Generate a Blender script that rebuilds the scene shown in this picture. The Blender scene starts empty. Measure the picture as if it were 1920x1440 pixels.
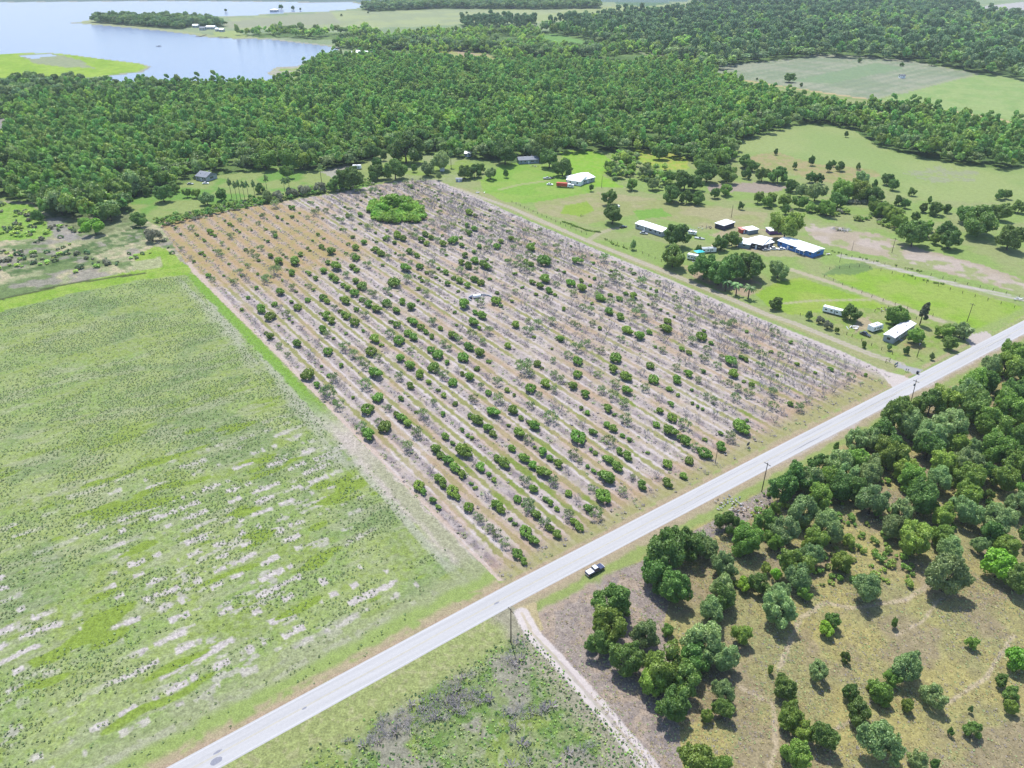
import bpy, bmesh, math, random
import numpy as np
from mathutils import Vector
sc = bpy.context.scene
# ------------------------------------------------------------ camera, light, exposure
CAM_H = 155.0; FPX = 1400.0; HY = -110.0
TH = math.atan((720 - HY) / FPX)
cam_d = bpy.data.cameras.new('camera'); cam = bpy.data.objects.new('camera', cam_d)
sc.collection.objects.link(cam); sc.camera = cam
cam.location = (0, 0, CAM_H); cam.rotation_euler = (math.pi / 2 - TH, 0, 0)
cam_d.sensor_width = 36; cam_d.lens = 36 * FPX / 1920; cam_d.clip_start = 1; cam_d.clip_end = 12000
SUN_EL = math.radians(63); SUN_AZ = math.radians(-14)      # azimuth clockwise from +Y
w = bpy.data.worlds.new('World'); sc.world = w; w.use_nodes = True
nt = w.node_tree; bg = nt.nodes['Background']
sky = nt.nodes.new('ShaderNodeTexSky'); sky.sky_type = 'NISHITA'; sky.sun_disc = False
sky.sun_elevation = SUN_EL; sky.sun_rotation = SUN_AZ
sky.air_density = 1.0; sky.dust_density = 1.0; sky.ozone_density = 1.8
nt.links.new(sky.outputs[0], bg.inputs[0]); bg.inputs[1].default_value = 0.15
sd = bpy.data.lights.new('sun', 'SUN'); sd.energy = 3.8; sd.angle = math.radians(0.5); sd.color = (1.0, 0.96, 0.9)
so = bpy.data.objects.new('sun', sd); sc.collection.objects.link(so)
sdir = Vector((math.sin(SUN_AZ) * math.cos(SUN_EL), math.cos(SUN_AZ) * math.cos(SUN_EL), math.sin(SUN_EL)))
so.rotation_euler = (-sdir).to_track_quat('-Z', 'Y').to_euler(); so.location = (0, 0, 300)
vs = sc.view_settings; vs.view_transform = 'Standard'; vs.look = 'None'; vs.gamma = 1; vs.use_curve_mapping = False
vs.exposure = 0.85
sc.cycles.volume_bounces = 0; sc.cycles.max_bounces = 5; sc.cycles.transparent_max_bounces = 4

rng = np.random.default_rng(7); random.seed(7)
KALB = 2.6
def C(r, g, b, k=KALB):
    """daylight picture tone -> surface albedo"""
    f = lambda c: (c / 255 / 12.92 if c / 255 <= .04045 else ((c / 255 + .055) / 1.055) ** 2.4) / k
    return (f(r), f(g), f(b))
cT, sT = math.cos(TH), math.sin(TH)
def G(x, y, z=0.0):
    """photo pixel -> place on the level plane at height z"""
    u = (np.asarray(x, float) - 960) / FPX; v = (720 - np.asarray(y, float)) / FPX
    t = (z - CAM_H) / (-sT + v * cT)
    return np.stack([u * t, (cT + v * sT) * t], -1)
def GP(pts, z=0.0):
    a = np.array(pts, float); return G(a[:, 0], a[:, 1], z)
def depth(p):  # distance along the view axis of a ground point
    return p[1] * cT + CAM_H * sT

# ------------------------------------------------------------ object helpers
COL = sc.collection
def tag(o, label=None, cat=None, group=None, kind=None):
    if label: o['label'] = label
    if cat: o['category'] = cat
    if group: o['group'] = group
    if kind: o['kind'] = kind
    return o
def empty(name, loc, rz=0):
    o = bpy.data.objects.new(name, None); COL.objects.link(o); o.location = loc; o.rotation_euler = (0, 0, rz)
    o.empty_display_size = .5; return o
def np_mesh(name, V, F, mats=(), fmat=None, smooth=False, attrs=None):
    """F: (n,k) int array, or list of such arrays"""
    if not isinstance(F, list): F = [F]
    F = [np.asarray(f, np.int32) for f in F if len(f)]
    me = bpy.data.meshes.new(name)
    nl = sum(f.size for f in F); npoly = sum(len(f) for f in F)
    me.vertices.add(len(V)); me.vertices.foreach_set('co', np.asarray(V, np.float32).ravel())
    me.loops.add(nl); me.loops.foreach_set('vertex_index', np.concatenate([f.ravel() for f in F]))
    me.polygons.add(npoly)
    tot = np.concatenate([np.full(len(f), f.shape[1]) for f in F]).astype(np.int32)
    st = np.concatenate([[0], np.cumsum(tot)[:-1]]).astype(np.int32)
    me.polygons.foreach_set('loop_start', st); me.polygons.foreach_set('loop_total', tot)
    for m in mats: me.materials.append(m)
    if fmat is not None: me.polygons.foreach_set('material_index', np.asarray(fmat, np.int32))
    me.polygons.foreach_set('use_smooth', np.full(npoly, smooth))
    for k, (dom, typ, arr) in (attrs or {}).items():
        a = me.attributes.new(k, typ, dom)
        key = 'color' if 'COLOR' in typ else ('vector' if typ == 'FLOAT_VECTOR' else 'value')
        a.data.foreach_set(key, np.asarray(arr).ravel())
    me.update(calc_edges=True)
    return me
def link(name, me, parent=None):
    o = bpy.data.objects.new(name, me); COL.objects.link(o)
    if parent: o.parent = parent
    return o
class MB:
    """small mesh builder: boxes, prisms, tubes"""
    def __init__(s): s.v = []; s.q = []; s.t = []; s.n = 0
    def add(s, V, Q=(), T=()):
        s.v += [tuple(p) for p in V]; s.q += [tuple(i + s.n for i in f) for f in Q]; s.t += [tuple(i + s.n for i in f) for f in T]; s.n += len(V)
    def box(s, x0, x1, y0, y1, z0, z1, tx=0, ty=0):
        s.add([(x0, y0, z0), (x1, y0, z0), (x1, y1, z0), (x0, y1, z0), (x0 + tx, y0 + ty, z1), (x1 - tx, y0 + ty, z1), (x1 - tx, y1 - ty, z1), (x0 + tx, y1 - ty, z1)],
              [(0, 3, 2, 1), (4, 5, 6, 7), (0, 1, 5, 4), (1, 2, 6, 5), (2, 3, 7, 6), (3, 0, 4, 7)])
        return s
    def tube(s, a, b, r0, r1=None, n=6, cap=True):
        a = Vector(a); b = Vector(b); r1 = r0 if r1 is None else r1
        d = (b - a).normalized(); u = d.orthogonal().normalized(); w_ = d.cross(u)
        V = [a + (u * math.cos(k * 2 * math.pi / n) + w_ * math.sin(k * 2 * math.pi / n)) * r0 for k in range(n)]
        V += [b + (u * math.cos(k * 2 * math.pi / n) + w_ * math.sin(k * 2 * math.pi / n)) * r1 for k in range(n)]
        Q = [(k, (k + 1) % n, n + (k + 1) % n, n + k) for k in range(n)]
        T = []
        if cap:
            V += [a, b]; T = [(2 * n, (k + 1) % n, k) for k in range(n)] + [(2 * n + 1, n + k, n + (k + 1) % n) for k in range(n)]
        s.add(V, Q, T); return s
    def prism(s, prof, y0, y1):
        """closed x-z profile, extruded in y (convex or simple; capped by a fan)"""
        n = len(prof); V = [(x, y0, z) for x, z in prof] + [(x, y1, z) for x, z in prof]
        cx = sum(p[0] for p in prof) / n; cz = sum(p[1] for p in prof) / n
        V += [(cx, y0, cz), (cx, y1, cz)]
        s.add(V, [(k, (k + 1) % n, n + (k + 1) % n, n + k) for k in range(n)],
              [(2 * n, (k + 1) % n, k) for k in range(n)] + [(2 * n + 1, n + k, n + (k + 1) % n) for k in range(n)]); return s
    def mesh(s, name, mat, bevel=0):
        F = []
        if s.q: F.append(np.array(s.q))
        if s.t: F.append(np.array(s.t))
        me = np_mesh(name, np.array(s.v), F, [mat])
        bm = bmesh.new(); bm.from_mesh(me); bmesh.ops.remove_doubles(bm, verts=bm.verts, dist=1e-4)
        bmesh.ops.recalc_face_normals(bm, faces=bm.faces)
        if bevel:
            try: bmesh.ops.bevel(bm, geom=[e for e in bm.edges if e.calc_face_angle(0) > .5], offset=bevel, segments=2, affect='EDGES')
            except Exception: pass
        bm.to_mesh(me); bm.free(); return me
    def build(s, name, mat, parent=None, bevel=0): return link(name, s.mesh(name, mat, bevel), parent)

# ------------------------------------------------------------ noise
_tab = rng.random((256, 256))
def vnoise(x, y, sx, sy=None, seed=0):
    sy = sx if sy is None else sy
    x = x / sx + 17.3 * seed + 1000; y = y / sy + 9.7 * seed + 1000
    xi = np.floor(x).astype(int); yi = np.floor(y).astype(int); fx = x - xi; fy = y - yi
    fx = fx * fx * (3 - 2 * fx); fy = fy * fy * (3 - 2 * fy)
    a = _tab[xi & 255, yi & 255]; b = _tab[(xi + 1) & 255, yi & 255]; c = _tab[xi & 255, (yi + 1) & 255]; d = _tab[(xi + 1) & 255, (yi + 1) & 255]
    return (a * (1 - fx) + b * fx) * (1 - fy) + (c * (1 - fx) + d * fx) * fy
def fbm(x, y, s, seed=0, oct=3, sy=None):
    sy = s if sy is None else sy; r = 0; a = 1; t = 0
    for k in range(oct):
        r = r + a * vnoise(x, y, s / 2 ** k, sy / 2 ** k, seed + 3 * k); t += a; a *= .55
    return r / t
def sstep(a, b, x):
    t = np.clip((x - a) / (b - a), 0, 1); return t * t * (3 - 2 * t)
def inpoly(px, py, poly):
    poly = np.asarray(poly); r = np.zeros(px.shape, bool)
    x0, y0 = poly.min(0); x1, y1 = poly.max(0)
    bb = (px >= x0) & (px <= x1) & (py >= y0) & (py <= y1); X = px[bb]; Y = py[bb]
    if X.size == 0: return r
    c = np.zeros(X.shape, bool); n = len(poly)
    for i in range(n):
        ax, ay = poly[i]; bx, by = poly[(i + 1) % n]
        if ay == by: continue
        k = (ay > Y) != (by > Y)
        c ^= k & (X < (bx - ax) * (Y - ay) / (by - ay) + ax)
    r[bb] = c; return r
def linedist(px, py, pts, r=60):
    pts = np.asarray(pts); d = np.full(px.shape, 1e9)
    x0, y0 = pts.min(0) - r; x1, y1 = pts.max(0) + r
    bb = (px >= x0) & (px <= x1) & (py >= y0) & (py <= y1); X = px[bb]; Y = py[bb]; D = np.full(X.shape, 1e9)
    for (ax, ay), (bx, by) in zip(pts[:-1], pts[1:]):
        L2 = (bx - ax) ** 2 + (by - ay) ** 2 + 1e-9
        t = np.clip(((X - ax) * (bx - ax) + (Y - ay) * (by - ay)) / L2, 0, 1)
        D = np.minimum(D, np.hypot(X - ax - t * (bx - ax), Y - ay - t * (by - ay)))
    d[bb] = D; return d

# ------------------------------------------------------------ materials
def mat(name, color, rough=.8, metal=0, spec=.3, noise=0, nscale=3, emit=None):
    m = bpy.data.materials.new(name); m.use_nodes = True; t = m.node_tree; p = t.nodes['Principled BSDF']
    p.inputs['Base Color'].default_value = (*color, 1); p.inputs['Roughness'].default_value = rough
    p.inputs['Metallic'].default_value = metal; p.inputs['Specular IOR Level'].default_value = spec
    if noise:
        g = t.nodes.new('ShaderNodeTexCoord'); n = t.nodes.new('ShaderNodeTexNoise'); n.inputs['Scale'].default_value = nscale; n.inputs['Detail'].default_value = 4
        mr = t.nodes.new('ShaderNodeMapRange'); mr.inputs['From Min'].default_value = .3; mr.inputs['From Max'].default_value = .7
        mr.inputs['To Min'].default_value = 1 - noise; mr.inputs['To Max'].default_value = 1 + noise * .5
        mx = t.nodes.new('ShaderNodeMix'); mx.data_type = 'RGBA'; mx.blend_type = 'MULTIPLY'; mx.inputs[0].default_value = 1; mx.inputs[6].default_value = (*color, 1)
        t.links.new(g.outputs['Object'], n.inputs['Vector']); t.links.new(n.outputs['Fac'], mr.inputs['Value'])
        t.links.new(mr.outputs[0], mx.inputs[7]); t.links.new(mx.outputs[2], p.inputs['Base Color'])
    return m
def leaf_mat(name, color, var=.35, hue=.03, trans=.32):
    m = bpy.data.materials.new(name); m.use_nodes = True; t = m.node_tree; N = t.nodes.new; L = t.links.new
    t.nodes.remove(t.nodes['Principled BSDF']); out = t.nodes['Material Output']
    at = N('ShaderNodeAttribute'); at.attribute_name = 'tint'; oi = N('ShaderNodeObjectInfo')
    hs = N('ShaderNodeHueSaturation'); hs.inputs['Color'].default_value = (*color, 1)
    m1 = N('ShaderNodeMapRange'); m1.inputs['To Min'].default_value = 1 - var; m1.inputs['To Max'].default_value = 1 + var; L(at.outputs['Fac'], m1.inputs['Value'])
    m2 = N('ShaderNodeMapRange'); m2.inputs['To Min'].default_value = .78; m2.inputs['To Max'].default_value = 1.25; L(oi.outputs['Random'], m2.inputs['Value'])
    mu = N('ShaderNodeMath'); mu.operation = 'MULTIPLY'; L(m1.outputs[0], mu.inputs[0]); L(m2.outputs[0], mu.inputs[1]); L(mu.outputs[0], hs.inputs['Value'])
    fr = N('ShaderNodeMath'); fr.operation = 'MULTIPLY'; fr.inputs[1].default_value = 7.31; L(oi.outputs['Random'], fr.inputs[0])
    f2 = N('ShaderNodeMath'); f2.operation = 'FRACT'; L(fr.outputs[0], f2.inputs[0])
    m3 = N('ShaderNodeMapRange'); m3.inputs['To Min'].default_value = .5 - hue; m3.inputs['To Max'].default_value = .5 + hue; L(f2.outputs[0], m3.inputs['Value']); L(m3.outputs[0], hs.inputs['Hue'])
    d = N('ShaderNodeBsdfDiffuse'); tr = N('ShaderNodeBsdfTranslucent'); mx = N('ShaderNodeMixShader'); mx.inputs[0].default_value = trans
    gl = N('ShaderNodeBsdfGlossy'); gl.inputs['Roughness'].default_value = .55; m4 = N('ShaderNodeMixShader'); m4.inputs[0].default_value = .04
    L(hs.outputs[0], d.inputs[0]); L(hs.outputs[0], tr.inputs[0]); L(d.outputs[0], mx.inputs[1]); L(tr.outputs[0], mx.inputs[2])
    L(mx.outputs[0], m4.inputs[1]); L(gl.outputs[0], m4.inputs[2]); L(m4.outputs[0], out.inputs[0])
    return m
def ground_mat(name, s1=2.2, a1=.35, s2=.5, a2=.25, bump=.3, stretch=None):
    m = bpy.data.materials.new(name); m.use_nodes = True; t = m.node_tree; N = t.nodes.new; L = t.links.new
    p = t.nodes['Principled BSDF']; p.inputs['Roughness'].default_value = .95; p.inputs['Specular IOR Level'].default_value = .08
    at = N('ShaderNodeAttribute'); at.attribute_name = 'ground_colour'; tc = N('ShaderNodeTexCoord')
    src = tc.outputs['Object']
    if stretch:
        mp = N('ShaderNodeMapping'); mp.inputs['Rotation'].default_value = (0, 0, -stretch[0]); mp.inputs['Scale'].default_value = (1, stretch[1], 1)
        L(src, mp.inputs[0]); src = mp.outputs[0]
    fac = []
    for s_, a_ in ((s1, a1), (s2, a2)):
        n = N('ShaderNodeTexNoise'); n.inputs['Scale'].default_value = 1 / s_; n.inputs['Detail'].default_value = 3; n.inputs['Roughness'].default_value = .65
        L(src, n.inputs['Vector']); r = N('ShaderNodeMapRange'); r.inputs['From Min'].default_value = .33; r.inputs['From Max'].default_value = .67
        r.inputs['To Min'].default_value = 1 - a_; r.inputs['To Max'].default_value = 1 + a_ * .8; L(n.outputs['Fac'], r.inputs['Value']); fac.append((r, n))
    mu = N('ShaderNodeMath'); mu.operation = 'MULTIPLY'; L(fac[0][0].outputs[0], mu.inputs[0]); L(fac[1][0].outputs[0], mu.inputs[1])
    mx = N('ShaderNodeMix'); mx.data_type = 'RGBA'; mx.blend_type = 'MULTIPLY'; mx.inputs[0].default_value = 1
    L(at.outputs['Color'], mx.inputs[6]); L(mu.outputs[0], mx.inputs[7]); L(mx.outputs[2], p.inputs['Base Color'])
    bp = N('ShaderNodeBump'); bp.inputs['Strength'].default_value = bump; bp.inputs['Distance'].default_value = .4; L(fac[1][1].outputs['Fac'], bp.inputs['Height']); L(bp.outputs[0], p.inputs['Normal'])
    return m
# ------------------------------------------------------------ the lie of the land (everything as level places in metres)
ORG = G(935, 1085); RA = math.radians(126.3)
UX, UY = math.cos(RA), math.sin(RA); NX, NY = math.sin(RA), -math.cos(RA)
ROW0, ROWS = 2.35, 7.47
def to_uv(x, y): dx = x - ORG[0]; dy = y - ORG[1]; return dx * UX + dy * UY, dx * NX + dy * NY
def from_uv(u, v): return ORG[0] + u * UX + v * NX, ORG[1] + u * UY + v * NY
ROAD = GP([(480, 1375.5), (960, 1113.5), (1440, 862.5), (1918, 614)])
d0 = ROAD[0] - ROAD[1]; d1 = ROAD[-1] - ROAD[-2]
ROAD = np.vstack([ROAD[0] + d0 * 5, ROAD[0] + d0 * 1.0, ROAD, ROAD[-1] + d1 * 1.5, ROAD[-1] + d1 * 6]); ROAD_W = 6.6
GROVE = GP([(935, 1090), (770, 922), (600, 750), (480, 628), (362, 512), (300, 425), (310, 414), (480, 386), (640, 360), (740, 340), (820, 338), (850, 350), (960, 400), (1180, 494), (1422, 598), (1560, 652), (1672, 706), (1655, 728), (1560, 772), (1400, 854), (1200, 957), (1000, 1064), (950, 1088)])
LAKE = GP([(-900, 4), (0, 4), (300, 1.5), (660, 4), (690, 10), (660, 16), (600, 21), (540, 23), (430, 30), (400, 29), (300, 27), (200, 30), (165, 36), (145, 41), (125, 42), (145, 43), (200, 47), (300, 56), (360, 64), (385, 68), (430, 70), (500, 73), (560, 80), (620, 87), (633, 93), (626, 99), (590, 108), (558, 122), (545, 124), (520, 126), (505, 136), (540, 142), (520, 152), (480, 160), (400, 163), (260, 163), (150, 160), (0, 160), (-500, 160), (-900, 160)])
ISLE = GP([(-400, 96), (0, 101), (60, 98), (110, 99), (180, 108), (262, 118), (282, 125), (265, 134), (190, 144), (120, 152), (0, 158), (-400, 158)])
FAR_LAKE = GP([(1818, 17), (1920, 5), (2100, -3), (2100, 22), (1920, 24), (1840, 26)])
SPIT = GP([(500, 137), (512, 128), (545, 123), (565, 122), (560, 140), (520, 146)])
# stretches of woodland (canopy = outline of trunks on the ground), with tree type and spacing
FORESTS = {
 'left': ([(0, 205), (60, 190), (130, 176), (200, 168), (290, 165), (420, 166), (500, 165), (545, 155), (565, 135), (600, 118), (640, 110), (700, 112), (800, 118), (860, 120), (930, 125), (1040, 125), (1150, 128), (1260, 130), (1330, 140), (1345, 150), (1400, 172), (1450, 185), (1560, 208), (1610, 214), (1650, 212), (1700, 210), (1760, 222), (1830, 236), (1935, 250), (1935, 305), (1880, 318), (1810, 312), (1730, 297), (1645, 275), (1600, 243), (1500, 232), (1448, 248), (1385, 268), (1375, 300), (1350, 320), (1290, 300), (1240, 296), (1200, 288), (1130, 284), (1050, 290), (1010, 300), (960, 306), (900, 300), (800, 290), (720, 285), (690, 300), (640, 318), (590, 322), (520, 310), (440, 325), (380, 330), (330, 350), (290, 368), (240, 372), (246, 400), (200, 412), (160, 414), (90, 412), (80, 395), (60, 382), (0, 372)], 'mixed', 5.6),
 'leftedge': ([(-400, 200), (0, 205), (0, 372), (-400, 430)], 'mixed', 7),
 'shore': ([(0, 170), (60, 158), (150, 160), (200, 166), (250, 170), (330, 172), (260, 182), (190, 186), (100, 196), (60, 198), (0, 215), (-60, 225), (-60, 170)], 'dark', 8),
 'upper': ([(430, 76), (520, 78), (600, 84), (650, 84), (700, 72), (780, 66), (840, 62), (930, 60), (1010, 62), (1080, 66), (1100, 88), (1180, 92), (1200, 100), (1330, 120), (1345, 132), (1260, 134), (1150, 122), (1050, 118), (930, 116), (860, 112), (700, 114), (650, 112), (640, 104), (700, 96), (640, 92), (560, 84)], 'scrubby', 8),
 'oakline': ([(700, 82), (850, 88), (1000, 98), (1120, 102), (1122, 110), (1000, 108), (930, 100), (850, 96), (700, 92)], 'dark', 9),
 'pineblock': ([(862, 46), (1000, 44), (1006, 54), (870, 58)], 'pine', 8),
 'ne1': ([(1010, 60), (1100, 44), (1200, 34), (1290, 28), (1330, 12), (1500, 8), (1700, 12), (1800, 18), (1845, 33), (1925, 37), (1940, 60), (1900, 66), (1850, 62), (1830, 66), (1925, 92), (1940, 155), (1900, 148), (1830, 138), (1760, 122), (1640, 112), (1530, 106), (1470, 112), (1400, 118), (1345, 132), (1290, 124), (1180, 92), (1120, 82), (1060, 72)], 'far', 12),
 'ne2': ([(1300, 1), (1500, -4), (1800, -4), (1810, 2), (1800, 6), (1500, 7), (1330, 9)], 'dark', 14),
 'farline': ([(675, 18), (700, 12), (900, 10), (1000, 8), (1125, 10), (1125, 16), (1000, 18), (830, 16), (700, 22)], 'dark', 11),
 'peninsula': ([(168, 42), (200, 36), (300, 36), (400, 40), (424, 50), (400, 51), (362, 49), (340, 55), (250, 49)], 'dark', 8),
 'shoreclump': ([(430, 66), (520, 62), (530, 70), (440, 72)], 'scrubby', 8),
 'shoreclump2': ([(515, 60), (560, 52), (580, 60), (700, 62), (720, 70), (640, 76), (560, 72), (520, 68)], 'scrubby', 13),
 'rightfringe': ([(1925, 240), (2300, 262), (2300, 330), (1925, 305)], 'mixed', 8),
}
FP = {k: GP(v[0]) for k, v in FORESTS.items()}
TRACKS = [  # name, px line, half width, rutted, colour
 ('grove_track', [(822, 345), (860, 362), (960, 404), (1100, 464), (1250, 525), (1422, 600), (1560, 655), (1640, 692), (1700, 714)], 1.7, 1, (226, 218, 214)),
 ('side_track', [(850, 352), (960, 390), (1102, 452), (1237, 505), (1440, 590), (1490, 606), (1560, 635), (1635, 665), (1690, 683)], 1.5, 1, (212, 205, 188)),
 ('driveway', [(1104, 450), (1122, 438), (1145, 430), (1172, 425)], 1.5, 1, (200, 196, 165)),
 ('farm_track', [(1485, 506), (1540, 524), (1580, 537), (1680, 572), (1765, 602)], 1.9, 0, (205, 200, 168)),
 ('farm_track', [(1470, 569), (1520, 564), (1560, 563), (1630, 562)], .9, 0, (196, 200, 150)),
 ('dirt_road', [(1325, 122), (1340, 116), (1352, 112)], 3, 0, (225, 220, 205)),
 ('dirt_road', [(1345, 141), (1380, 148), (1470, 163), (1620, 185), (1690, 195), (1780, 208), (1860, 222), (1935, 236)], 3.2, 0, (222, 200, 150)),
 ('dirt_track', [(978, 1150), (1000, 1190), (1060, 1254), (1130, 1332), (1228, 1450), (1330, 1580)], 1.8, 1, (240, 234, 228)),
 ('farm_track', [(935, 356), (975, 346), (1028, 339)], 1.2, 0, (190, 196, 140)),
 ('farm_track', [(1577, 480), (1620, 488), (1700, 510), (1800, 535), (1930, 564)], 2.0, 1, (215, 212, 200)),
 ('farm_track', [(1640, 186), (1690, 172), (1830, 140)], 2.0, 0, (180, 190, 150)),
]
TRK = [(n, GP(p), hw, rut, c) for n, p, hw, rut, c in TRACKS]
APRON = GP([(1645, 692), (1668, 699), (1690, 704), (1714, 712), (1696, 722), (1676, 731), (1669, 722), (1656, 706)])
DRIVE2 = GP([(1685, 681), (1712, 690), (1732, 694), (1716, 704), (1702, 696), (1680, 688)])
DRIVE3 = GP([(1810, 638), (1822, 626), (1850, 622), (1862, 632), (1840, 643), (1825, 655)])

ZN = ['pasture', 'grass_field', 'scrub_field', 'grove_ground', 'verge', 'woodland_floor', 'forest_floor', 'marsh_island', 'lake', 'far_field', 'house_yard', 'weedy_field', 'dirt_ground', 'track', 'shore']
ZI = {n: i for i, n in enumerate(ZN)}
def mix3(a, b, t): return a * (1 - t[:, None]) + np.asarray(b)[None, :] * t[:, None]
def ground_colour(x, y):
    n = x.size; R = np.hypot(x, y)
    u, v = to_uv(x, y)
    wx = (fbm(x, y, 9, 21) - .5) * 5 + (vnoise(x, y, 1.6, seed=31) - .5) * 1.6; wy = (fbm(x, y, 9, 27) - .5) * 5 + (vnoise(x, y, 1.6, seed=37) - .5) * 1.6
    far = np.clip(R / 500, .25, 3)
    X = x + wx * far * .6; Y = y + wy * far * .6
    A = fbm(x, y, 60, 1); B = fbm(x, y, 16, 5); D = fbm(x, y, 4, 9); E = fbm(x, y, 1.3, 13, 2)
    SR = fbm(v, u, 14, 3, 3, 4.0)      # streaks running with the road
    SR2 = fbm(v, u, 9, 43, 2, 2.2)
    SU = fbm(u, v, 30, 7, 3, 3.0)      # streaks running with the rows
    col = np.empty((n, 3)); zone = np.zeros(n, int)
    col[:] = C(150, 182, 100); col[:] = mix3(col, C(170, 190, 112), sstep(.35, .65, B)); col = mix3(col, C(140, 168, 92), sstep(.5, .7, A) * .6)
    def lay(poly, zn, c1, c2=None, f=None, soft=True, raw=False):
        m = inpoly(X if soft else x, Y if soft else y, poly if raw else GP(poly))
        if c1 is not None:
            c = np.repeat(np.array([C(*c1)]), m.sum(), 0)
            if c2 is not None: c = mix3(c, C(*c2), f[m])
            col[m] = c
        if zn: zone[m] = ZI[zn]
        return m
    def spot(m, c, t): col[m] = mix3(col[m], C(*c), np.clip(t[m], 0, 1))
    # --- far country
    lay([(-900, 20), (420, 28), (700, 10), (1250, -12), (2400, -12), (2400, 70), (1900, 100), (1300, 140), (600, 130), (400, 75), (-900, 75)], 'far_field', (150, 176, 128), (166, 188, 138), sstep(.4, .6, A))
    lay([(-900, -14), (1290, -14), (1290, 4), (700, 4), (-900, 4)], 'far_field', (120, 150, 140))
    lay([(430, 34), (700, 18), (900, 18), (1290, 4), (1300, 22), (1100, 40), (860, 46), (620, 56), (440, 56)], 'far_field', (172, 188, 140), (184, 200, 140), sstep(.4, .6, A))
    lay([(415, 42), (620, 22), (640, 44), (430, 54)], 'far_field', (170, 180, 148), (180, 190, 150), A)
    lay([(1130, 12), (1270, 8), (1300, 20), (1160, 34), (1020, 40), (900, 44)], 'far_field', (178, 196, 128))
    lay([(1150, 4), (1260, 6), (1210, 13), (1160, 9)], 'far_field', (110, 148, 108))
    for k in FORESTS: lay(FP[k], 'forest_floor', (104, 140, 74), (132, 166, 88), sstep(.4, .7, B), raw=True)
    lay([(1000, 68), (1040, 64), (1100, 78), (1110, 86), (1050, 88), (1005, 76)], 'far_field', (130, 182, 92))
    lay([(1195, 96), (1250, 98), (1290, 110), (1230, 112)], 'far_field', (160, 175, 132))
    lay([(845, 94), (910, 98), (935, 112), (1100, 116), (1100, 121), (920, 118), (812, 104), (815, 95)], 'far_field', (180, 192, 112), (200, 184, 150), sstep(.45, .6, B))
    lay([(1120, 56), (1180, 64), (1230, 70), (1220, 76), (1150, 66)], 'far_field', (186, 196, 140))
    lay([(1830, 66), (1925, 68), (1935, 92), (1880, 82)], 'far_field', (140, 172, 128))
    m_crop = lay([(1330, 128), (1345, 124), (1500, 108), (1535, 101), (1620, 106), (1700, 112), (1765, 126), (1835, 138), (1692, 176), (1620, 186), (1540, 172), (1345, 141)], 'far_field', (158, 176, 138), (178, 186, 156), sstep(.4, .62, fbm(u, v, 90, 3, 2, 22)))
    cs = G(1692, 176) - G(1835, 138); cs = cs / np.hypot(*cs); cq = x * -cs[1] + y * cs[0]; spot(m_crop, (136, 162, 128), sstep(.2, .8, np.sin(cq / 2.9) * .5 + .5) * .45); spot(m_crop, (188, 196, 164), sstep(.56, .66, fbm(x * cs[0] + y * cs[1], cq, 90, 4, 2, 9)) * .6)
    m = lay([(1480, 152), (1640, 118), (1700, 128), (1560, 156)], 'far_field', (140, 172, 128), (156, 182, 134), SU)
    lay([(1692, 176), (1835, 138), (1930, 146), (2300, 170), (2300, 262), (1930, 230), (1790, 208), (1640, 188)], 'far_field', (158, 194, 112), (172, 200, 122), sstep(.4, .6, B))
    lay([(1345, 144), (1470, 167), (1620, 189), (1700, 199), (1740, 206), (1640, 216), (1560, 200), (1470, 180), (1400, 166)], 'far_field', (172, 186, 120))
    lay([(1800, 16), (1925, 3), (2300, -6), (2300, 40), (1925, 34), (1845, 31)], 'far_field', (206, 208, 202))
    # --- lake and its shores
    m = lay(LAKE, 'lake', (170, 178, 178), raw=True)
    m = lay(ISLE, 'marsh_island', (158, 200, 62), (176, 212, 78), sstep(.35, .65, B), raw=True)
    spot(m & inpoly(X, Y, GP([(45, 105), (100, 101), (150, 112), (175, 128), (120, 126), (60, 118)])), (172, 182, 150), np.full(n, .85))
    lay([(28, 103), (95, 100), (100, 104), (60, 109)], 'lake', (170, 178, 178))
    lay(SPIT, 'marsh_island', (168, 196, 96), (196, 196, 176), sstep(.4, .6, B), raw=True)
    ds = linedist(x, y, np.vstack([LAKE, LAKE[:1]]), 40); m = (zone != ZI['lake']) & (ds < 9) & (y > 700)
    spot(m, (196, 198, 176), np.full(n, .8))
    di = linedist(x, y, ISLE, 30); spot((zone == ZI['marsh_island']) & (di < 4), (190, 192, 170), np.full(n, .8))
    lay([(140, 43), (165, 38), (215, 44), (300, 53), (420, 68), (470, 68), (500, 73), (430, 72), (385, 69), (360, 65), (300, 57), (200, 48)], 'marsh_island', (182, 196, 140))
    lay([(400, 60), (440, 58), (470, 70), (405, 70)], 'far_field', (178, 200, 120))
    # --- middle distance, left of the grove
    lay([(-60, 222), (20, 222), (38, 226), (36, 246), (0, 258), (-60, 262)], 'far_field', (172, 172, 160))
    m = lay([(-200, 372), (60, 378), (80, 396), (100, 410), (250, 400), (300, 425), (330, 460), (362, 512), (265, 520), (130, 545), (0, 575), (-200, 620)], 'scrub_field', (176, 188, 138), (214, 208, 168), sstep(.42, .62, D))
    spot(m, (130, 158, 96), sstep(.52, .62, B)); spot(m, (176, 172, 160), sstep(.6, .68, fbm(x, y, 12, 51)) * .8)
    m = lay([(-200, 376), (60, 382), (76, 400), (100, 440), (85, 446), (0, 452), (-200, 470)], 'scrub_field', (146, 198, 72), (160, 200, 92), sstep(.4, .6, D))
    spot(inpoly(X, Y, GP([(20, 520), (100, 500), (180, 478), (300, 440), (260, 425), (180, 450), (90, 482), (0, 500)])), (104, 136, 78), sstep(.35, .55, D))
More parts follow.
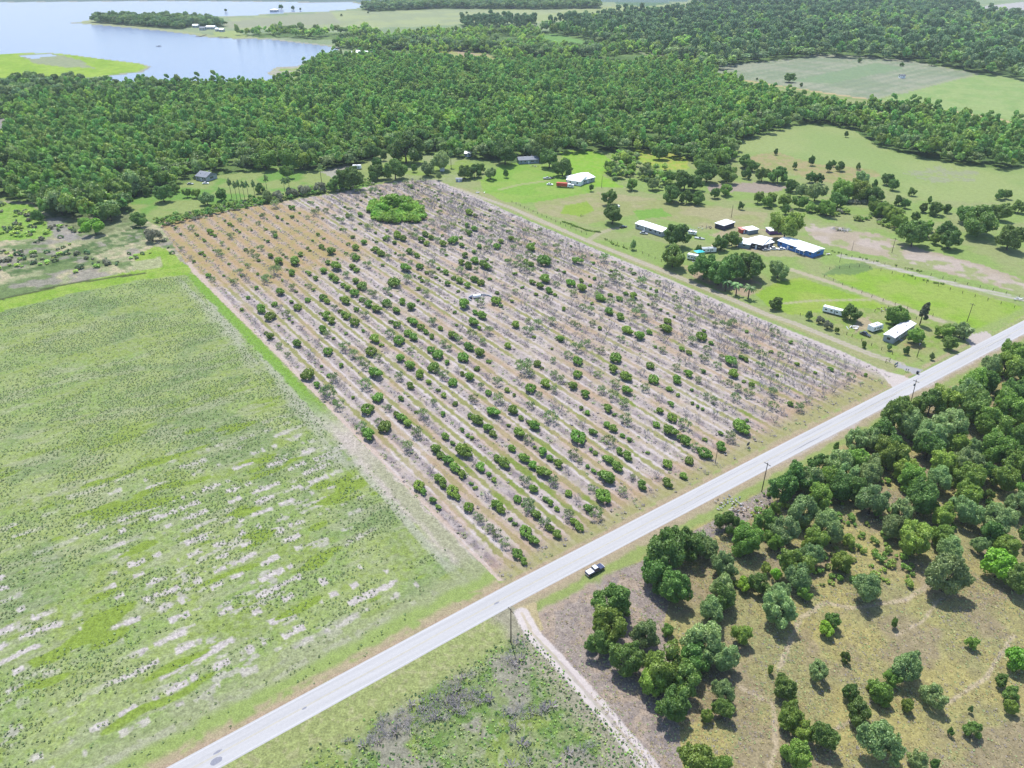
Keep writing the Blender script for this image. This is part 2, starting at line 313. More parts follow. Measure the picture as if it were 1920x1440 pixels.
    spot(inpoly(X, Y, GP([(85, 410), (110, 405), (150, 445), (130, 455), (105, 445)])), (178, 176, 172), np.full(n, .7))
    spot(inpoly(X, Y, GP([(100, 400), (240, 398), (262, 425), (180, 442), (130, 430)])), (136, 152, 104), sstep(.3, .6, D))
    m = lay([(0, 562), (130, 532), (265, 506), (250, 480), (290, 462), (312, 466), (362, 508), (350, 518), (265, 524), (130, 552), (0, 585), (-200, 640), (-200, 610)], 'grass_field', (152, 196, 72), (170, 204, 92), sstep(.4, .6, D))
    m = lay([(248, 492), (300, 482), (305, 500), (260, 508)], 'scrub_field', (190, 200, 146))
    # --- clearings beyond the grove
    m = lay([(240, 372), (290, 368), (330, 350), (380, 330), (440, 325), (520, 312), (590, 324), (640, 320), (700, 330), (740, 336), (640, 362), (480, 386), (310, 414), (262, 400)], 'pasture', (130, 182, 80), (166, 188, 110), sstep(.4, .6, B))
    spot(inpoly(X, Y, GP([(600, 322), (650, 308), (660, 320), (625, 335)])), (196, 196, 180), np.full(n, .9))
    lay([(690, 300), (720, 285), (800, 290), (870, 300), (900, 312), (860, 345), (820, 340), (740, 340), (700, 330)], 'pasture', (156, 190, 86), (172, 190, 128), sstep(.4, .6, B))
    # --- right of the grove
    RT = [(960, 306), (1050, 290), (1130, 284), (1240, 296), (1350, 320), (1385, 268), (1448, 248), (1500, 232), (1600, 243), (1645, 275), (1730, 297), (1810, 312), (1880, 318), (1935, 310), (2400, 360), (2400, 640), (1918, 600), (1715, 705), (1672, 708), (1422, 598), (960, 402), (850, 350), (850, 335), (900, 312)]
    lay(RT, 'pasture', (160, 192, 104), (172, 188, 122), sstep(.4, .62, B))
    m = lay([(1380, 268), (1448, 248), (1500, 232), (1600, 243), (1645, 275), (1730, 297), (1880, 318), (1935, 310), (2400, 360), (2400, 420), (1935, 384), (1700, 372), (1520, 300), (1440, 300), (1390, 290)], 'pasture', (164, 192, 112), (174, 196, 120), sstep(.4, .6, A))
    spot(inpoly(X, Y, GP([(1690, 325), (1760, 312), (1840, 322), (1830, 340), (1750, 342)])), (176, 184, 152), np.full(n, .7) * sstep(.35, .5, D))
    m = lay([(1400, 296), (1450, 284), (1540, 310), (1640, 318), (1650, 330), (1560, 345), (1480, 325), (1405, 318)], 'pasture', (190, 182, 130), (172, 184, 112), sstep(.4, .6, D))
    lay([(1050, 285), (1090, 280), (1130, 288), (1150, 305), (1130, 330), (1170, 350), (1160, 352), (1100, 348), (1060, 320)], 'pasture', (150, 208, 60), (164, 208, 78), sstep(.4, .6, D))
    lay([(1185, 278), (1240, 280), (1290, 298), (1292, 316), (1250, 320), (1190, 300)], 'pasture', (170, 206, 76), (196, 204, 100), sstep(.4, .6, D))
    lay([(945, 305), (1040, 310), (1120, 348), (1100, 372), (1010, 380), (950, 380), (905, 360), (900, 340)], 'pasture', (148, 198, 76), (162, 200, 90), sstep(.4, .6, B))
    m = lay([(1120, 360), (1250, 375), (1440, 400), (1430, 425), (1330, 430), (1200, 400), (1100, 420), (1010, 400), (1000, 380)], 'pasture', (174, 186, 118), (188, 188, 138), sstep(.4, .6, B))
    lay([(1060, 385), (1100, 378), (1115, 395), (1090, 405), (1050, 400)], 'pasture', (160, 196, 74))
    lay([(1185, 395), (1240, 390), (1260, 405), (1200, 412)], 'pasture', (140, 192, 80))
    m = lay([(1330, 345), (1450, 342), (1480, 352), (1440, 362), (1330, 358)], 'dirt_ground', (186, 176, 158))
    m = lay([(1505, 418), (1560, 424), (1650, 440), (1740, 470), (1850, 500), (1935, 530), (1935, 556), (1850, 532), (1700, 492), (1600, 470), (1540, 455), (1515, 440)], 'dirt_ground', (200, 190, 164), (212, 202, 186), sstep(.4, .6, B))
    spot(m, (176, 190, 128), sstep(.55, .62, fbm(x, y, 8, 61)))
    m = lay([(1330, 440), (1380, 425), (1440, 430), (1540, 470), (1540, 485), (1440, 480), (1400, 470)], 'house_yard', (188, 190, 142), (200, 190, 150), sstep(.4, .6, B))
    m = lay([(1180, 440), (1260, 460), (1350, 470), (1330, 530), (1220, 480)], 'house_yard', (160, 190, 104))
    m = lay([(1265, 490), (1340, 520), (1420, 520), (1430, 545), (1400, 556), (1350, 545), (1300, 520)], 'dirt_ground', (196, 180, 148), (178, 190, 118), sstep(.45, .6, D))
    lay([(1415, 552), (1450, 532), (1500, 520), (1560, 540), (1640, 565), (1700, 590), (1640, 590), (1560, 590), (1480, 590), (1440, 575)], 'pasture', (156, 198, 66), (172, 200, 88), sstep(.4, .65, B))
    lay([(1545, 515), (1620, 500), (1700, 512), (1800, 540), (1915, 574), (1925, 596), (1830, 618), (1700, 575), (1600, 538)], 'pasture', (156, 200, 66), (170, 200, 92), sstep(.4, .65, B))
    spot(inpoly(X, Y, GP([(1540, 515), (1580, 495), (1625, 492), (1640, 505), (1600, 515)])), (128, 162, 96), np.full(n, .9))
    m = lay([(1500, 590), (1600, 575), (1720, 590), (1760, 605), (1800, 640), (1740, 690), (1690, 680), (1560, 620)], 'house_yard', (158, 190, 92), (176, 188, 120), sstep(.4, .6, D))
    spot(inpoly(X, Y, GP([(1605, 598), (1630, 594), (1635, 615), (1605, 622), (1598, 612)])), (206, 190, 160), np.full(n, .8))
    spot(inpoly(X, Y, GP([(1690, 645), (1720, 640), (1735, 655), (1705, 655)])), (190, 168, 120), np.full(n, .6))
    # mown strip between the two tracks
    lay([(850, 348), (1102, 458), (1237, 512), (1440, 597), (1560, 645), (1672, 700), (1700, 690), (1560, 632), (1440, 586), (1237, 500), (1102, 448), (900, 358)], 'verge', (176, 186, 124), (190, 192, 140), sstep(.35, .6, SU))
    # --- near fields
    m = lay([(362, 514), (480, 628), (600, 750), (770, 922), (935, 1088), (900, 1140), (480, 1352), (0, 1600), (-900, 1900), (-900, 700), (-200, 640), (0, 585), (130, 552), (265, 524)], 'grass_field', (160, 190, 108), (176, 198, 120), sstep(.35, .62, B))
    yy = sstep(420, 250, y)                                              # nearer the road the field is drier
    spot(m, (138, 168, 108), sstep(.52, .66, fbm(x, y, 22, 71)) * .8)
    spot(m, (162, 186, 96), sstep(.60, .66, fbm(v, u, 22, 73, 2, 8)) * .7)
    spot(m, (188, 196, 160), sstep(.57, .70, SR) * yy * .6)
    spot(m, (176, 192, 142), sstep(.35, .65, E) * .5)
    near = sstep(120, 60, u) * sstep(-2, -25, v)
    ru = (u + (B - .5) * 3) / 5.6; drow = np.abs(ru - np.round(ru)) * 5.6
    spot(m, (224, 221, 214), sstep(1.3, .7, drow + (E - .5) * 2.2) * sstep(.49, .56, fbm(v, np.round(ru) * 31., 3.2, 75, 2, 9) + (E - .5) * .1) * sstep(.3, .42, fbm(x, y, 45, 79)) * sstep(130, 95, u) * sstep(-6, -22, v))
    spot(m, (222, 218, 214), .6 * sstep(.66, .72, fbm(v, u, 6.5, 77, 3, 2.6) + (E - .5) * .22) * sstep(.35, .5, fbm(x, y, 40, 79)) * sstep(130, 80, u))
    spot(m, (154, 184, 80), sstep(.66, .70, fbm(v, u, 15, 81, 2, 4.5)) * sstep(180, 120, u))
    e = -v + (D - .5) * 3                                              # distance out from the grove's edge
    spot(m, (198, 204, 180), sstep(16, 9, e) * sstep(3, 5, e) * sstep(.35, .6, SU) * sstep(330, 250, u) * .8)
    spot(m, (140, 190, 70), sstep(7.5, 6, e) * sstep(1.5, 2.5, e) * sstep(80, 140, u) * .9)
    spot(m, (226, 216, 206), sstep(9, 5.5, e + (B - .5) * 5) * sstep(120, 85, u) * sstep(4, 16, u) * .85)
    spot(m, (176, 186, 140), sstep(7, 5, e) * sstep(1.0, 2, e) * sstep(90, 60, u) * .7)
    dr = linedist(x, y, ROAD, 60) + (D - .5) * 3
    north = ((ORG[0] - x) * 0 + u) > -8.0
    mv = north & (dr < 22) & (zone != ZI['grove_ground'])
    spot(m & mv, (178, 190, 142), sstep(22, 12, dr) * .8); 
    m2 = mv & (dr < 12.5); zone[m2] = ZI['verge']; spot(m2, (168, 194, 110), sstep(12, 9.5, dr)); spot(m2, (198, 188, 150), sstep(8, 6, dr) * sstep(.3, .5, D)); spot(m2, (204, 182, 156), sstep(5.2, 4, dr) * .7)
    # south of the road
    su = -u - 8.5
    south = (u < -9) & (y < 900) & (dr < 2000)
    # woodland floor right of the near track
    tr = GP([(940, 1120), (978, 1150), (1000, 1190), (1060, 1254), (1130, 1332), (1228, 1450), (1330, 1580), (1500, 1800)])
    east = inpoly(x, y, np.vstack([tr, GP([(4500, 1800)]), ROAD[::-1][:4], GP([(960, 1113.5)])]))
    west = south & ~east & (x < 300)
    mw = west & (dr > 2.5); zone[mw] = ZI['weedy_field']; col[mw] = C(158, 178, 118)
    spot(mw, (128, 166, 84), sstep(.42, .62, D)); spot(mw, (168, 192, 96), sstep(.62, .7, fbm(x, y, 7, 91)) * .6); spot(mw, (176, 172, 160), sstep(.55, .66, fbm(x, y, 9, 93)) * .8)
    spot(mw, (192, 196, 168), sstep(.6, .7, E) * .5)
    spot(mw, (176, 192, 120), sstep(16, 11, dr)); spot(mw, (190, 196, 140), sstep(.55, .65, E) * sstep(14, 9, dr) * .8)
    dt = linedist(x, y, tr, 60) + (D - .5) * 4
    spot(mw, (188, 184, 164), sstep(9, 4, dt) * .8)
    me_ = east & (dr > 2.5); zone[me_] = ZI['woodland_floor']; col[me_] = C(182, 182, 126)
    spot(me_, (198, 192, 126), sstep(.36, .6, B)); spot(me_, (180, 166, 138), sstep(.5, .66, fbm(x, y, 12, 95)) * .7); spot(me_, (196, 194, 122), sstep(.58, .70, fbm(x, y, 6, 97)) * .45)
    spot(me_, (156, 150, 112), sstep(.5, .7, E) * .45)
    litter = inpoly(X, Y, GP([(1005, 1140), (1060, 1105), (1200, 1052), (1320, 985), (1440, 915), (1450, 940), (1400, 975), (1330, 1010), (1270, 1060), (1245, 1170), (1265, 1250), (1270, 1330), (1280, 1450), (1228, 1450), (1130, 1332), (1060, 1254), (1010, 1190)]))
    spot(me_ & litter, (184, 174, 166), np.full(n, .92)); spot(me_ & litter, (202, 186, 162), sstep(.5, .62, D) * .7); spot(me_ & litter, (160, 150, 144), sstep(.55, .7, E) * .5)
    for ln, hw in (([(1462, 1250), (1500, 1160), (1545, 1130), (1600, 1140), (1700, 1125), (1750, 1090)], .5), ([(1390, 1290), (1450, 1320), (1455, 1400), (1440, 1450)], .4), ([(1500, 1400), (1620, 1340)], .3), ([(1775, 1320), (1850, 1270), (1900, 1190)], .3), ([(1680, 1190), (1730, 1165), (1765, 1120)], .25)):
        dd = linedist(x, y, GP(ln), 20) + (E - .5) * .8; spot(me_, (216, 204, 172), sstep(hw + .4, hw - .1, dd) * .8)
    me2 = me_ & (dr < 11.5); zone[me2] = ZI['verge']
    spot(me2, (166, 188, 108), sstep(11, 9, dr)); spot(me2, (196, 184, 152), sstep(7.2, 5.8, dr) * .9); spot(me2, (206, 188, 160), sstep(5, 4, dr) * .6)
    spot(me2, (216, 212, 204), sstep(4.6, 3.9, dr) * sstep(80, 120, x) * .8)
    m = lay([(972, 1140), (1005, 1128), (1010, 1150), (1020, 1180), (1000, 1195), (985, 1180)], None, (206, 196, 150))
    # --- the grove
    g = inpoly(X * .3 + x * .7, Y * .3 + y * .7, GROVE); zone[g] = ZI['grove_ground']
    rv = ((v - ROW0) / ROWS + 1000.0); ph = np.abs(rv - np.round(rv)) * ROWS + (D - .5) * 1.1     # metres from the nearest tree line
    ridx = np.round(rv) - 1000
    alley = np.floor(rv) - 1000
    col[g] = mix3(np.repeat([C(222, 213, 200)], g.sum(), 0), C(212, 199, 184), sstep(.4, .62, B[g]))
    spot(g, (232, 224, 220), sstep(.55, .68, SU) * .8)
    spot(g, (238, 232, 230), sstep(.55, .2, np.abs(ph - 2.25)) * sstep(.36, .56, fbm(u, alley * 13. + np.sign(rv - np.round(rv)) * 5, 22, 34, 2, 9)) * .85)
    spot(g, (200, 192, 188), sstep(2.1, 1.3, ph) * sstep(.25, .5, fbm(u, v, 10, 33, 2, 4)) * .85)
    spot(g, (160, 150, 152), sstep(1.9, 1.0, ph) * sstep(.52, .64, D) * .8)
    gs = sstep(2.55, 3.05, ph + (E - .5) * 1.4 + (B - .5) * .8)
    along = fbm(u, alley * 37.0, 60, 35, 2, 20)
    green = sstep(.42, .6, along + .24 * sstep(70, 0, u) + .1 * sstep(120, 40, v) - .12 * sstep(100, 180, v))
    spot(g, (164, 172, 94), gs * green * .9); spot(g, (140, 168, 70), gs * green * sstep(.5, .62, B) * sstep(120, 40, u) * .9)
    spot(g, (196, 178, 124), gs * (1 - green) * .45); spot(g, (210, 182, 150), sstep(.56, .66, fbm(u, v, 24, 39, 2, 5)) * .5 * sstep(.8, 1.8, ph))
    spot(g, (176, 176, 124), sstep(.55, .65, E) * .3)
    tan = sstep(.40, .62, fbm(x, y, 50, 41) * .6 + .5 * sstep(170, 300, u) * sstep(140, 70, v) - .12)
    spot(g, (204, 178, 132), tan * (.45 + .45 * sstep(.8, 2.4, ph))); spot(g, (188, 180, 108), tan * sstep(.5, .6, D) * .6)
    spot(g, (206, 178, 150), sstep(12, 3, u) * .5); spot(g, (178, 184, 116), sstep(6, -2, u + (D - .5) * 4) * .8)
    ed = linedist(x, y, np.vstack([GROVE, GROVE[:1]]), 30)
    spot(g & (v < 4) & (u < 300), (228, 212, 196), sstep(3.6, 2.0, v + 2.5 + (D - .5) * 2) * .9)
    spot(g & (v > 182), (214, 210, 204), sstep(190, 194, v) * .5)
    spot(g, (226, 218, 212), sstep(9, 5, np.hypot((x - PAD[0]), (y - PAD[1]) * .8) + (D - .5) * 3))
    # --- tracks
    for nme, pl, hw, rut, c in TRK:
        dd = linedist(x, y, pl, 15) + (E - .5) * .5 * min(1, hw / 2); mm = dd < hw + .7
        t = sstep(hw + .6, hw - .1, dd)
        if rut: t = t * (1 - .55 * sstep(.65, .35, dd + (D - .5) * .4))
        spot(mm, c, t * .95); zone[dd < hw] = ZI['track']
    for pg, c in ((APRON, (230, 224, 216)), (DRIVE2, (196, 200, 198)), (DRIVE3, (220, 214, 204))):
        mm = inpoly(X * .4 + x * .6, Y * .4 + y * .6, pg); zone[mm] = ZI['track']; col[mm] = C(*c)
    dd = linedist(x, y, GP([(-60, 575), (0, 562), (130, 532), (270, 512)]), 10); spot(dd < 1.6, (92, 104, 66), sstep(1.5, .8, dd + (E - .5)))
    lum = (col @ np.array([.3, .6, .1]))[:, None]; k_ = np.select([zone == ZI['grove_ground'], zone == ZI['woodland_floor'], zone == ZI['marsh_island'], zone == ZI['grass_field']], [.04, .0, 0, .0], .03)[:, None]; col = (col * (1 - k_) + lum * k_) * np.array([1.04, .985, 1.0])
    return np.clip(col, .01, .9), zone
PAD = G(897, 558)

# ---- ground sheets: one fan of quads, finest near the viewer, split by what lies on it
NA, NR = 1040, 760
ang = np.linspace(math.radians(-52), math.radians(52), NA)
ypx = np.concatenate([np.linspace(1700, 1460, 20)[:-1], np.linspace(1460, 0, NR - 60), np.linspace(-1, -45, 41)])
rad = np.maximum(G(np.full(ypx.size, 960.0), ypx)[:, 1], 55)
rad = np.sort(rad); NR = rad.size
AA, RR = np.meshgrid(ang, rad); gx = (np.sin(AA) * RR).ravel(); gy = (np.cos(AA) * RR).ravel()
gcol, gz = ground_colour(gx, gy)
ii = np.arange(NR * NA).reshape(NR, NA)
Q = np.stack([ii[:-1, :-1], ii[:-1, 1:], ii[1:, 1:], ii[1:, :-1]], -1).reshape(-1, 4)[:, ::-1]
qz = gz[Q[:, 0]]
GM = {}
def gm(n): return GM[n]
specs = {'pasture': (3, .12, .8, .16, .2), 'grass_field': (1.5, .24, .6, .26, .5), 'scrub_field': (3, .25, .8, .3, .5), 'grove_ground': (1.6, .12, .45, .16, .3), 'verge': (1.6, .15, .4, .2, .3),
         'woodland_floor': (1.8, .2, .45, .26, .5), 'forest_floor': (4, .3, 1, .3, .4), 'marsh_island': (8, .15, 2, .15, .1), 'far_field': (12, .08, 3, .1, .1), 'house_yard': (2, .15, .6, .2, .2),
         'weedy_field': (1.6, .25, .5, .3, .6), 'dirt_ground': (3, .1, .7, .14, .2), 'track': (1.5, .08, .4, .08, .1), 'shore': (3, .1, 1, .1, .1)}
NAMES = {'track': 'dirt_track', 'house_yard': 'yard_grass', 'verge': 'grass_verge', 'marsh_island': 'marsh', 'far_field': 'distant_fields'}
wm = bpy.data.materials.new('lake_water'); wm.use_nodes = True; t = wm.node_tree; p = t.nodes['Principled BSDF']
p.inputs['Base Color'].default_value = (.10, .14, .22, 1); p.inputs['Roughness'].default_value = .12; p.inputs['IOR'].default_value = 1.33; p.inputs['Specular IOR Level'].default_value = .5
tc = t.nodes.new('ShaderNodeTexCoord'); n1 = t.nodes.new('ShaderNodeTexNoise'); n1.inputs['Scale'].default_value = .35; n1.inputs['Detail'].default_value = 3
bp = t.nodes.new('ShaderNodeBump'); bp.inputs['Strength'].default_value = .62; bp.inputs['Distance'].default_value = .35
t.links.new(tc.outputs['Object'], n1.inputs['Vector']); t.links.new(n1.outputs['Fac'], bp.inputs['Height']); t.links.new(bp.outputs[0], p.inputs['Normal'])
df = t.nodes.new('ShaderNodeBsdfDiffuse'); df.inputs[0].default_value = (*C(172, 190, 222), 1); ms_ = t.nodes.new('ShaderNodeMixShader'); ms_.inputs[0].default_value = .5
t.links.new(p.outputs[0], ms_.inputs[1]); t.links.new(df.outputs[0], ms_.inputs[2]); t.links.new(ms_.outputs[0], t.nodes['Material Output'].inputs['Surface'])
for zi, zn in enumerate(ZN):
    sel = Q[qz == zi]
    if not len(sel): continue
    us, inv = np.unique(sel, return_inverse=True); F = inv.reshape(sel.shape)
    V = np.stack([gx[us], gy[us], np.zeros(len(us))], -1)
    if zn == 'lake': M_ = wm; at = None
    else:
        M_ = ground_mat('soil_' + zn, *specs[zn]); ca = np.ones((len(us), 4), np.float32); ca[:, :3] = gcol[us]; at = {'ground_colour': ('POINT', 'FLOAT_COLOR', ca)}
    tag(link(NAMES.get(zn, zn), np_mesh(zn, V, F, [M_], attrs=at)), kind='structure')
big = MB(); big.add([(-6000, -1500, -.06), (6000, -1500, -.06), (6000, 7500, -.06), (-6000, 7500, -.06)], [(0, 1, 2, 3)])
tag(big.build('ground', mat('far_grass', C(135, 160, 105), .95, noise=.3, nscale=.02)), kind='structure')

# ---- the road: asphalt sheet with its paint, cracks and patches
def ribbon(pts, off, hw, z, s0=0, s1=1e9, step=6.0, wob=0):
    pts = np.asarray(pts); seg = np.hypot(*(pts[1:] - pts[:-1]).T); cum = np.concatenate([[0], np.cumsum(seg)]); s1 = min(s1, cum[-1])
    S = np.linspace(s0, s1, max(2, int((s1 - s0) / step) + 1)); px = np.interp(S, cum, pts[:, 0]); py = np.interp(S, cum, pts[:, 1])
    tx = np.gradient(px); ty = np.gradient(py); l = np.hypot(tx, ty); nx, ny = -ty / l, tx / l
    wv = (vnoise(S, S * 0, 5, seed=3) - .5) * wob
    a = np.stack([px + nx * (off - hw + wv), py + ny * (off - hw + wv), np.full(S.size, z)], -1); b = np.stack([px + nx * (off + hw + wv), py + ny * (off + hw + wv), np.full(S.size, z)], -1)
    n_ = S.size; V = np.vstack([a, b]); k = np.arange(n_ - 1); F = np.stack([k, k + 1, n_ + k + 1, n_ + k], -1)
    return V, F
def asphalt():
    m = mat('bleached_asphalt', C(228, 227, 228), .85, noise=.05, nscale=1.5); t = m.node_tree; N = t.nodes.new; L = t.links.new; p = t.nodes['Principled BSDF']
    src = p.inputs['Base Color'].links[0].from_socket
    tc = N('ShaderNodeTexCoord'); mp = N('ShaderNodeMapping'); mp.vector_type = 'TEXTURE'; mp.inputs['Rotation'].default_value = (0, 0, math.radians(34.9)); L(tc.outputs['Object'], mp.inputs[0])
    m2 = N('ShaderNodeMapping'); m2.inputs['Scale'].default_value = (.03, .9, 1); L(mp.outputs[0], m2.inputs[0])
    n = N('ShaderNodeTexNoise'); n.inputs['Scale'].default_value = 1.0; n.inputs['Detail'].default_value = 5; L(m2.outputs[0], n.inputs['Vector'])
    r = N('ShaderNodeMapRange'); r.inputs['From Min'].default_value = .3; r.inputs['From Max'].default_value = .7; r.inputs['To Min'].default_value = .92; r.inputs['To Max'].default_value = 1.06; L(n.outputs['Fac'], r.inputs['Value'])
    mx = N('ShaderNodeMix'); mx.data_type = 'RGBA'; mx.blend_type = 'MULTIPLY'; mx.inputs[0].default_value = 1; L(src, mx.inputs[6]); L(r.outputs[0], mx.inputs[7]); L(mx.outputs[2], p.inputs['Base Color'])
    return m
V, F = ribbon(ROAD, 0, ROAD_W / 2, .03); V2 = V.copy()
n_ = len(V) // 2; sk = V.copy(); sk[:n_] += (V[:n_] - V[n_:]) * .04; sk[n_:] += (V[n_:] - V[:n_]) * .04; sk[:, 2] = -.01
k = np.arange(n_ - 1); VV = np.vstack([V, sk])
F = np.vstack([F, np.stack([2 * n_ + k, 2 * n_ + k + 1, k + 1, k], -1), np.stack([n_ + k, n_ + k + 1, 3 * n_ + k + 1, 3 * n_ + k], -1)])
road = tag(link('road', np_mesh('road', VV, F, [asphalt()])), kind='structure')
WP = mat('worn_white_paint', C(246, 246, 250), .7, noise=.1, nscale=2); YP = mat('faded_yellow_paint', C(232, 222, 186), .7, noise=.2, nscale=1)
for s in (-1, 1): V, F = ribbon(ROAD, s * 3.0, .09, .036); link('edge_line', np_mesh('edge_line', V, F, [WP]), road)
for s in (-1, 1): V, F = ribbon(ROAD, s * .13, .05, .036); link('centre_line', np_mesh('centre_line', V, F, [YP]), road)
CR = mat('asphalt_crack', C(168, 168, 178), .9)
L0 = np.hypot(*(ROAD[1:] - ROAD[:-1]).T).sum()
vv = []; ff = []; nn = 0
for k in range(30):
    s = 480 + rng.random() * 330; V, F = ribbon(ROAD, rng.choice([-.35, .45, -1.6, 1.7]) + rng.normal() * .1, .035, .0345, s, s + 8 + rng.random() * 22, 1.5, .35)
    vv.append(V); ff.append(F + nn); nn += len(V)
cr = link('road_crack', np_mesh('road_crack', np.vstack(vv), np.vstack(ff), [CR]), road); cr['kind'] = 'stuff'
PT = mat('asphalt_patch', C(176, 178, 192), .9, noise=.15)
for (px, py, L_, W_) in ((405, 1427, 1.5, .9), (408, 1410, 1.1, .35), (931, 1131, .9, .3), (571, 1328, .7, .25)):
    c = G(px, py); a = math.radians(35); m = MB(); k_ = 9
    pts = [(c[0] + math.cos(a) * L_ * math.cos(t_) * (.8 + .3 * random.random()) - math.sin(a) * W_ * math.sin(t_), c[1] + math.sin(a) * L_ * math.cos(t_) + math.cos(a) * W_ * math.sin(t_) * (.8 + .3 * random.random()), .0375) for t_ in np.linspace(0, 2 * math.pi, k_, endpoint=False)]
    m.add(pts + [(c[0], c[1], .0375)], T=[(i, (i + 1) % k_, k_) for i in range(k_)]); m.build('road_patch', PT, road)
# ------------------------------------------------------------ foliage meshes (unit crowns: radius 1, standing on z = 0)
_t = (1 + 5 ** .5) / 2
_iv = np.array([(-1, _t, 0), (1, _t, 0), (-1, -_t, 0), (1, -_t, 0), (0, -1, _t), (0, 1, _t), (0, -1, -_t), (0, 1, -_t), (_t, 0, -1), (_t, 0, 1), (-_t, 0, -1), (-_t, 0, 1)]); _iv /= np.linalg.norm(_iv[0])
_if = np.array([(0, 11, 5), (0, 5, 1), (0, 1, 7), (0, 7, 10), (0, 10, 11), (1, 5, 9), (5, 11, 4), (11, 10, 2), (10, 7, 6), (7, 1, 8), (3, 9, 4), (3, 4, 2), (3, 2, 6), (3, 6, 8), (3, 8, 9), (4, 9, 5), (2, 4, 11), (6, 2, 10), (8, 6, 7), (9, 8, 1)])
def crown_arrays(seed, ncl=26, nleaf=3000, leaf=.085, hgt=1.5, zc=.9, rx=.68, clr=(.26, .42), narrow=1.0, core=.8, jit=.55, bottom=-.45, shape=None, hang=0, spray=0):
    r = np.random.default_rng(seed)
    # clump centres through a lopsided dome, and small sprays that break its outline
    dirs = r.normal(size=(ncl * 4, 3)); dirs /= np.linalg.norm(dirs, axis=1)[:, None]; dirs = dirs[dirs[:, 2] > bottom][:ncl]
    rad_ = r.uniform(.55, 1.0, len(dirs)) ** .6
    lob = 1 + .22 * np.sin(np.arctan2(dirs[:, 1], dirs[:, 0]) * 2 + r.uniform(0, 6)) + r.uniform(-.12, .12, len(dirs))
    cen = dirs * rad_[:, None] * np.array([rx, rx, hgt * .36]) * lob[:, None] * np.array([narrow, narrow, 1]); cen[:, 2] += zc
    if shape is not None: cen = shape(cen, r)
    cr_ = r.uniform(*clr, len(cen))
    if spray:
        d2 = r.normal(size=(spray * 3, 3)); d2 /= np.linalg.norm(d2, axis=1)[:, None]; d2 = d2[d2[:, 2] > -.35][:spray]; j = r.integers(0, len(cen), len(d2))
        d2 = d2 * .5 + (cen[j] - np.array([0, 0, zc * .7])); d2 /= np.linalg.norm(d2, axis=1)[:, None]
        cen = np.vstack([cen, cen[j] + d2 * (cr_[j] * r.uniform(.75, 1.15, len(j)))[:, None]]); cr_ = np.concatenate([cr_, r.uniform(.09, .17, len(j))])
    V = []; F3 = []; F4 = []; T = []; n = 0
    ctr = np.array([0, 0, zc * .8])
    for c, q in zip(cen, cr_):
        tv = r.uniform(.3, .7)
        v = _iv * (q * core) * r.uniform(.8, 1.15, (12, 1)) * np.array([1, 1, .85]) + c
        V.append(v); F3.append(_if + n); T.append(np.full(12, tv * .7)); n += 12
    w_ = cr_ ** 2; idx = r.choice(len(cen), nleaf, p=w_ / w_.sum())
    d = r.normal(size=(nleaf, 3)); d /= np.linalg.norm(d, axis=1)[:, None]
    out = cen[idx] - ctr; out /= np.linalg.norm(out, axis=1)[:, None] + 1e-6
    flip = (d * out).sum(1) < -.35; d[flip] *= -1
    p = cen[idx] + d * (cr_[idx] * r.uniform(.82, 1.12, nleaf))[:, None] * np.array([1, 1, .85])
    if hang: p[:, 2] -= hang * r.random(nleaf) ** 2
    nn = d + r.normal(size=(nleaf, 3)) * jit; nn /= np.linalg.norm(nn, axis=1)[:, None]
    a = np.cross(nn, r.normal(size=(nleaf, 3))); a /= np.linalg.norm(a, axis=1)[:, None]; b = np.cross(nn, a)
    s = leaf * r.uniform(.6, 1.3, nleaf)[:, None]
    q4 = np.stack([p - a * s, p - b * s * .6, p + a * s, p + b * s * .6], 1).reshape(-1, 3)
    base = r.uniform(.2, .8, len(cen))
    tt = np.clip(base[idx] * .6 + r.uniform(0, .45, nleaf), 0, 1)
    V.append(q4); F4 = np.arange(nleaf * 4).reshape(-1, 4) + n; T.append(np.repeat(tt, 4))
    V = np.vstack(V); V[:, 2] = np.maximum(V[:, 2], .02)
    return V, [np.vstack(F3), F4], np.concatenate(T)
def crown_mesh(name, m, seed, **k):
    V, F, T = crown_arrays(seed, **k)
    return np_mesh(name, V, F, [m], attrs={'tint': ('POINT', 'FLOAT', T.astype(np.float32))})
def trunk_mesh(name, m, seed, h=.9, r0=.055, limbs=5, spread=.5):
    r = random.Random(seed); b = MB(); top = (r.uniform(-.05, .05), r.uniform(-.05, .05), h * .6)
    b.tube((0, 0, -.02), (0, 0, .06), r0 * 1.5, r0, 7); b.tube((0, 0, .06), top, r0, r0 * .75, 7)
    for k in range(limbs):
        a = k * 2 * math.pi / limbs + r.uniform(-.4, .4); q = r.uniform(.5, 1) * spread
        mid = (top[0] + math.cos(a) * q * .45, top[1] + math.sin(a) * q * .45, h * (.75 + r.uniform(0, .15)))
        b.tube(top, mid, r0 * .6, r0 * .4, 5); b.tube(mid, (math.cos(a) * q, math.sin(a) * q, h * r.uniform(1.0, 1.4)), r0 * .4, r0 * .15, 4)
    return b.mesh(name, m)
BARK = mat('grey_brown_bark', C(120, 108, 98), .9, noise=.3, nscale=6)
TWIG = mat('dead_grey_twigs', C(186, 180, 180, 1.5), .9, noise=.2, nscale=4)
CL = lambda r, g, b: C(r, g, b, 1.05)
